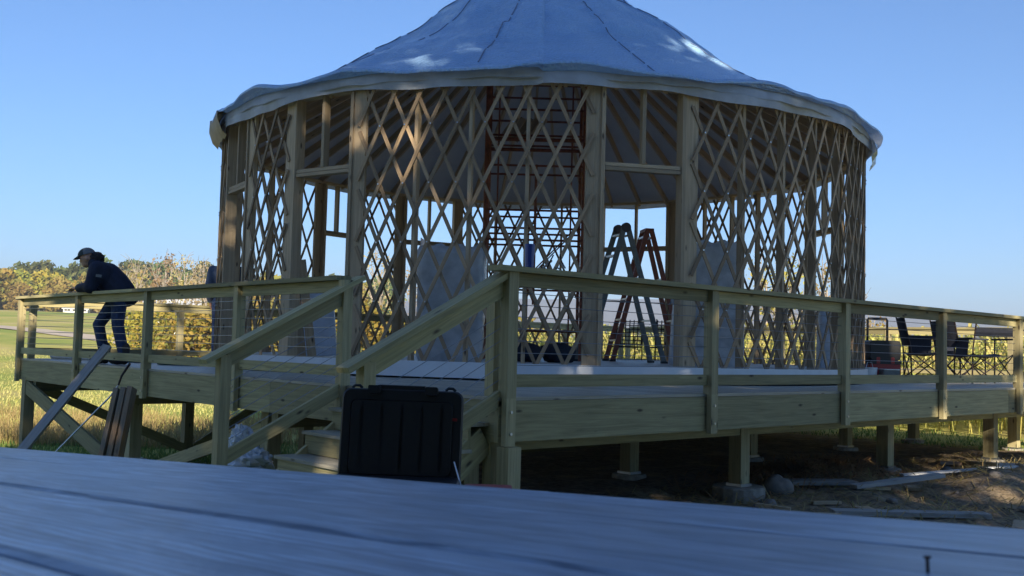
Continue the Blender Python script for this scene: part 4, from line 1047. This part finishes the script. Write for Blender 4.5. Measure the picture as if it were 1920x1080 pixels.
for s_ in (-.235, .235): MB().tube([at(s_-.025, .13, .1), at(s_+.025, .13, .1)], .1, 16).build('wheel', M['black'], ct)
for s_ in (-.1, .1): rbox(at(s_, -.165, .3), RV, FV, Vector((0, 0, 1)), .05, .09, .02, .008, 'latch', 'red', ct)
wc = thing('white_bucket', at(-.27, -.3, 0), 'small white container on the deck beside the yurt wall and toolbox', 'container'); p2 = wloc(wc)
MB().tube([p2+Vector((0, 0, .001)), p2+Vector((0, 0, .2))], [.09, .105], 16).build('body', M['white'], wc); MB().tube([p2+Vector((-.1, 0, .19)), p2+Vector((-.06, 0, .27)), p2+Vector((.06, 0, .27)), p2+Vector((.1, 0, .19))], .004, 5).build('handle', M['alu'], wc)
gb = thing('metal_box', at(-.02, -.36, 0), 'grey metal box with latch in front of the wheeled toolbox', 'box'); p2 = wloc(gb)
rbox(p2+Vector((0, 0, .09)), RV, FV, Vector((0, 0, 1)), .22, .17, .2, .01, 'body', 'ladder_grey', gb); rbox(p2+Vector((0, 0, .18)), RV, FV, Vector((0, 0, 1)), .225, .012, .205, .005, 'lid', 'alu', gb)
# low green trays and a white pipe on the deck at the left
for k, (x, y, l_, lab) in enumerate(((1.0, 8.9, .5, 'green plastic tray on the deck behind the leaning person'), (1.1, 7.6, .55, 'green plastic tray on the deck between the leaning person and the yurt'))):
    t = thing('plastic_tray', (x, y, .001), lab, 'tray')
    rbox(Vector((x, y, .04)), RV, Vector((0, 0, 1)), FV, l_, .35, .07, .03, 'tray', 'green_plastic', t); rbox(Vector((x, y, .08)), RV, Vector((0, 0, 1)), FV, l_+.03, .38, .012, .03, 'rim', 'green_plastic', t)
t = MB().tube([(.35, 10.4, .05), (.9, 8.85, .05)], .045, 12).build('white_pipe', M['white']); tag(t, 'white plastic pipe lying on the deck at the far left corner', 'pipe')

# ------------------------------------------------------------------ people
def remesh(o, vs_=.012, sm_=4):
    md = o.modifiers.new('Remesh', 'REMESH'); md.mode = 'VOXEL'; md.voxel_size = vs_; md.use_smooth_shade = True
    s = o.modifiers.new('Smooth', 'SMOOTH'); s.factor = .5; s.iterations = sm_
def limb(mb, pts, rs, n_=10):
    mb.tube(pts, rs, n_)
    for q, r_ in zip(pts, rs): mb.ell(q, r_*.995, r_*.995, r_*.995, 10, 7)
def hand(mb, wr, fwd, upv, s=1.0, curl=.5):
    fwd = Vector(fwd).normalized(); side = fwd.cross(Vector(upv)).normalized(); u = side.cross(fwd)
    pc = Vector(wr)+fwd*.05*s
    rot = Matrix((fwd, side, u)).transposed()
    mb.ell(pc, .05*s, .042*s, .018*s, 10, 8, rot)
    for k, ln in enumerate((.072, .08, .075, .06)):
        b0 = Vector(wr)+fwd*.085*s+side*((k-1.5)*.021*s)
        p1 = b0+fwd*ln*.5*s-u*curl*.02*s; p2 = p1+fwd*ln*.35*s-u*curl*.045*s
        limb(mb, [b0-fwd*.02*s, b0, p1, p2], [.0095*s, .0095*s, .0085*s, .007*s], 6)
    b0 = Vector(wr)+fwd*.03*s+side*.035*s; limb(mb, [b0, b0+side*.028*s+fwd*.03*s, b0+side*.03*s+fwd*.06*s-u*.01*s], [.012*s, .0105*s, .008*s], 6)
def head(mb, c, fwd, upv):                             # skull, jaw, nose, ears, brow, lips
    f_ = Vector(fwd).normalized(); s_ = f_.cross(Vector(upv)).normalized(); u = s_.cross(f_); rot = Matrix((f_, s_, u)).transposed(); c = Vector(c)
    mb.ell(c+u*.02, .098, .076, .105, 14, 10, rot); mb.ell(c+f_*.03-u*.055, .062, .055, .06, 12, 8, rot)
    mb.ell(c+f_*.098-u*.012, .02, .012, .024, 8, 6, rot); mb.ell(c+f_*.085-u*.06, .012, .024, .009, 8, 6, rot); mb.ell(c+f_*.082+u*.022, .012, .05, .01, 8, 6, rot)
    for e in (-1, 1): mb.ell(c+s_*e*.078-u*.01-f_*.01, .018, .01, .03, 8, 6, rot)
    return f_, s_, u
# the person leaning on the left railing
fd = Vector((-.76, .65, 0)).normalized(); sdv = fd.cross(Vector((0, 0, 1))).normalized()   # sdv: their right side
pb = Vector((.255, 7.70, 0)); me_ = thing('person', (pb.x, pb.y, .001), 'person in dark jacket, jeans and cap leaning with both forearms on the railing', 'person')
def Q(a, s_, z): return pb+fd*a+sdv*s_+Vector((0, 0, z))
hipc = Q(.02, 0, .90); chest = Q(.21, 0, 1.16); neck = Q(.30, 0, 1.27); hd = Q(.41, 0, 1.345)
hv = (fd*1-Vector((0, 0, .30))).normalized()
body = MB()
head(body, hd, hv, (0, 0, 1)); limb(body, [neck, hd-hv*.02], [.058, .056]); limb(body, [hipc, Q(.10, 0, 1.03), chest, neck], [.13, .125, .135, .06])
EL = {}; 
for s_ in (-1, 1):
    sh = Q(.22, .18*s_, 1.20); el = Q(.27, .23*s_, .97); wrp = Q(.48, .09*s_, .955)
    EL[s_] = (sh, el, wrp); limb(body, [sh, el, wrp], [.05, .042, .032])
    hand(body, wrp, fd*.9-sdv*s_*.5, (0, 0, 1), 1.0, .6)
LG = {1: [Q(.02, .09, .88), Q(.27, .11, .50), Q(.17, .11, .10)], -1: [Q(-.05, -.09, .88), Q(-.06, -.13, .50), Q(-.16, -.13, .10)]}
for s_ in (-1, 1): limb(body, LG[s_], [.08, .055, .042])
bo = body.build('body', M['skin'], me_); remesh(bo)
jk = MB(); limb(jk, [Q(-.06, 0, .90), Q(.04, 0, 1.02), Q(.15, 0, 1.12), Q(.26, 0, 1.21)], [.175, .18, .185, .12], 14)
for s_ in (-1, 1):
    jk.ell(Q(.17, .11*s_, 1.14), .155, .14, .155, 12, 8); sh, el, wrp = EL[s_]; limb(jk, [sh, el, el.lerp(wrp, .86)], [.105, .088, .06], 12)
limb(jk, [Q(.27, 0, 1.24), Q(.315, 0, 1.29)], [.105, .09], 12); jk.ell(Q(-.07, 0, .86), .19, .2, .13, 12, 8)
j = jk.build('jacket', M['navy'], me_); remesh(j, .014, 5)
lgm = MB().beam(Q(.10, -.325, 1.105), Q(.17, -.325, 1.112), .006, .034, (0, 0, 1)).build('sleeve_patch', M['capback'], j)
ps = MB()
for s_ in (-1, 1): limb(ps, LG[s_], [.108, .078, .066], 12)
ps.ell(Q(-.02, 0, .86), .14, .18, .13, 12, 8)
t_ = ps.build('trousers', M['jeans'], me_); remesh(t_, .014, 4)
for s_ in (-1, 1):
    bt = MB(); a = LG[s_][2]; limb(bt, [a+Vector((0, 0, .12)), a, a-Vector((0, 0, .04))], [.068, .065, .06]); bt.ell(Vector((a.x, a.y, .052))+fd*.08, .12, .052, .052, 12, 8, Matrix((fd, sdv, Vector((0, 0, 1)))).transposed())
    b_o = bt.build('boot', M['boot'], me_); remesh(b_o, .01, 2)
cf, csd, cu = hv, hv.cross(Vector((0, 0, 1))).normalized(), None; cu = csd.cross(cf); crot = Matrix((cf, csd, cu)).transposed()
def dome(c, rx, ry, rz, name, m, parent, rot, a0=0, a1=2*math.pi):
    mb = MB(); P = []
    for i in range(8):
        th = math.pi/2*i/7; P.append([Vector(c)+rot @ Vector((rx*math.sin(th)*math.cos(a0+(a1-a0)*k/20), ry*math.sin(th)*math.sin(a0+(a1-a0)*k/20), rz*math.cos(th))) for k in range(21)])
    return mb.grid(P).build(name, m, parent, smooth=True)
cpo = dome(hd+cu*.045, .112, .092, .098, 'cap', M['cap'], me_, crot, -1.5, 1.5)
dome(hd+cu*.045, .112, .092, .098, 'cap_mesh', M['capback'], cpo, crot, 1.5, 2*math.pi-1.5)
mb = MB(); mb.grid([[hd+cu*(.05-.02*k)+cf*(.09+.085*k*math.cos((i-4)*.22))+csd*((i-4)*.02*(1-.12*k)) for k in (0, .5, 1)] for i in range(9)]).build('brim', M['cap'], cpo, smooth=True)
for k in (0,):
    hb = MB(); hb.ell(hd-cf*.10-cu*.03, .075, .08, .09, 14, 10, crot); hb.ell(hd-cf*.145-cu*.03, .065, .07, .07, 14, 10, crot); hb.ell(hd-cf*.11-cu*.09, .07, .075, .06, 12, 8, crot)
    for i, v in enumerate(hb.v): hb.v[i] = v+Vector((rnd.uniform(-1, 1), rnd.uniform(-1, 1), rnd.uniform(-1, 1)))*.012
    hb.build('hair', M['hair'], me_)
mb = MB(); mb.beam(hd+cf*.088+cu*.028-csd*.06, hd+cf*.088+cu*.028+csd*.06, .012, .03, cu).build('sunglasses', M['black'], me_)
# the second person, nearly hidden by the left edge of the yurt
p_ = pix(417, 680, 15.0); pb = Vector((p_.x, p_.y, 0)); fd = Vector((.5, .85, 0)).normalized(); sdv = fd.cross(Vector((0, 0, 1)))
m2 = thing('person', (pb.x, pb.y, .001), 'person in slate blue top mostly hidden behind the left edge of the yurt', 'person')
body = MB(); head(body, Q(.04, 0, 1.60), fd, (0, 0, 1)); limb(body, [Q(0, 0, 1.45), Q(.03, 0, 1.57)], [.055, .055]); limb(body, [Q(0, 0, .95), Q(.0, 0, 1.15), Q(.01, 0, 1.33), Q(0, 0, 1.45)], [.13, .12, .14, .06])
AR = {}
for s_ in (-1, 1):
    AR[s_] = [Q(0, .19*s_, 1.38), Q(-.02, .24*s_, 1.10), Q(.12, .22*s_, .92)]; limb(body, AR[s_], [.05, .042, .032]); hand(body, AR[s_][2], fd*.6-Vector((0, 0, .8)), sdv*s_, 1, .5)
    limb(body, [Q(0, .09*s_, .92), Q(.02, .1*s_, .5), Q(-.02, .1*s_, .1)], [.085, .056, .043])
remesh(body.build('body', M['skin'], m2))
jk = MB(); limb(jk, [Q(0, 0, .92), Q(0, 0, 1.12), Q(0, 0, 1.32), Q(0, 0, 1.43)], [.165, .16, .175, .09], 14)
for s_ in (-1, 1): jk.ell(Q(0, .1*s_, 1.33), .13, .12, .13, 12, 8); limb(jk, [AR[s_][0], AR[s_][1], AR[s_][1].lerp(AR[s_][2], .85)], [.08, .068, .05])
remesh(jk.build('hoodie', M['grey_jersey'], m2), .014, 4)
ps = MB(); ps.ell(Q(0, 0, .9), .13, .17, .12, 12, 8)
for s_ in (-1, 1): limb(ps, [Q(0, .09*s_, .9), Q(.02, .1*s_, .5), Q(-.02, .1*s_, .09)], [.105, .08, .07])
remesh(ps.build('trousers', M['jeans'], m2), .014, 4)
for s_ in (-1, 1):
    bt = MB(); bt.ell(Q(.06, .1*s_, .055), .13, .05, .055, 12, 8, Matrix((fd, sdv, Vector((0, 0, 1)))).transposed()); limb(bt, [Q(-.02, .1*s_, .05), Q(-.02, .1*s_, .16)], [.05, .055]); remesh(bt.build('boot', M['boot'], m2), .01, 2)
hb = MB(); hb.ell(Q(.02, 0, 1.64), .108, .088, .1, 14, 10).build('hair', M['hair'], m2)

# ------------------------------------------------------------------ haze
hz = MB().box((-2700, -160, -30), (2700, 2700, 112)).build('haze', M['white'])
hm = bpy.data.materials.new('haze_air'); hm.use_nodes = True; t = hm.node_tree; t.nodes.remove(t.nodes['Principled BSDF'])
pv = t.nodes.new('ShaderNodeVolumePrincipled'); pv.inputs['Color'].default_value = (.72, .83, 1, 1); pv.inputs['Density'].default_value = .0007; pv.inputs['Anisotropy'].default_value = .1
t.links.new(pv.outputs[0], t.nodes['Material Output'].inputs['Volume'])
hz.data.materials.clear(); hz.data.materials.append(hm); tag(hz, kind='stuff')
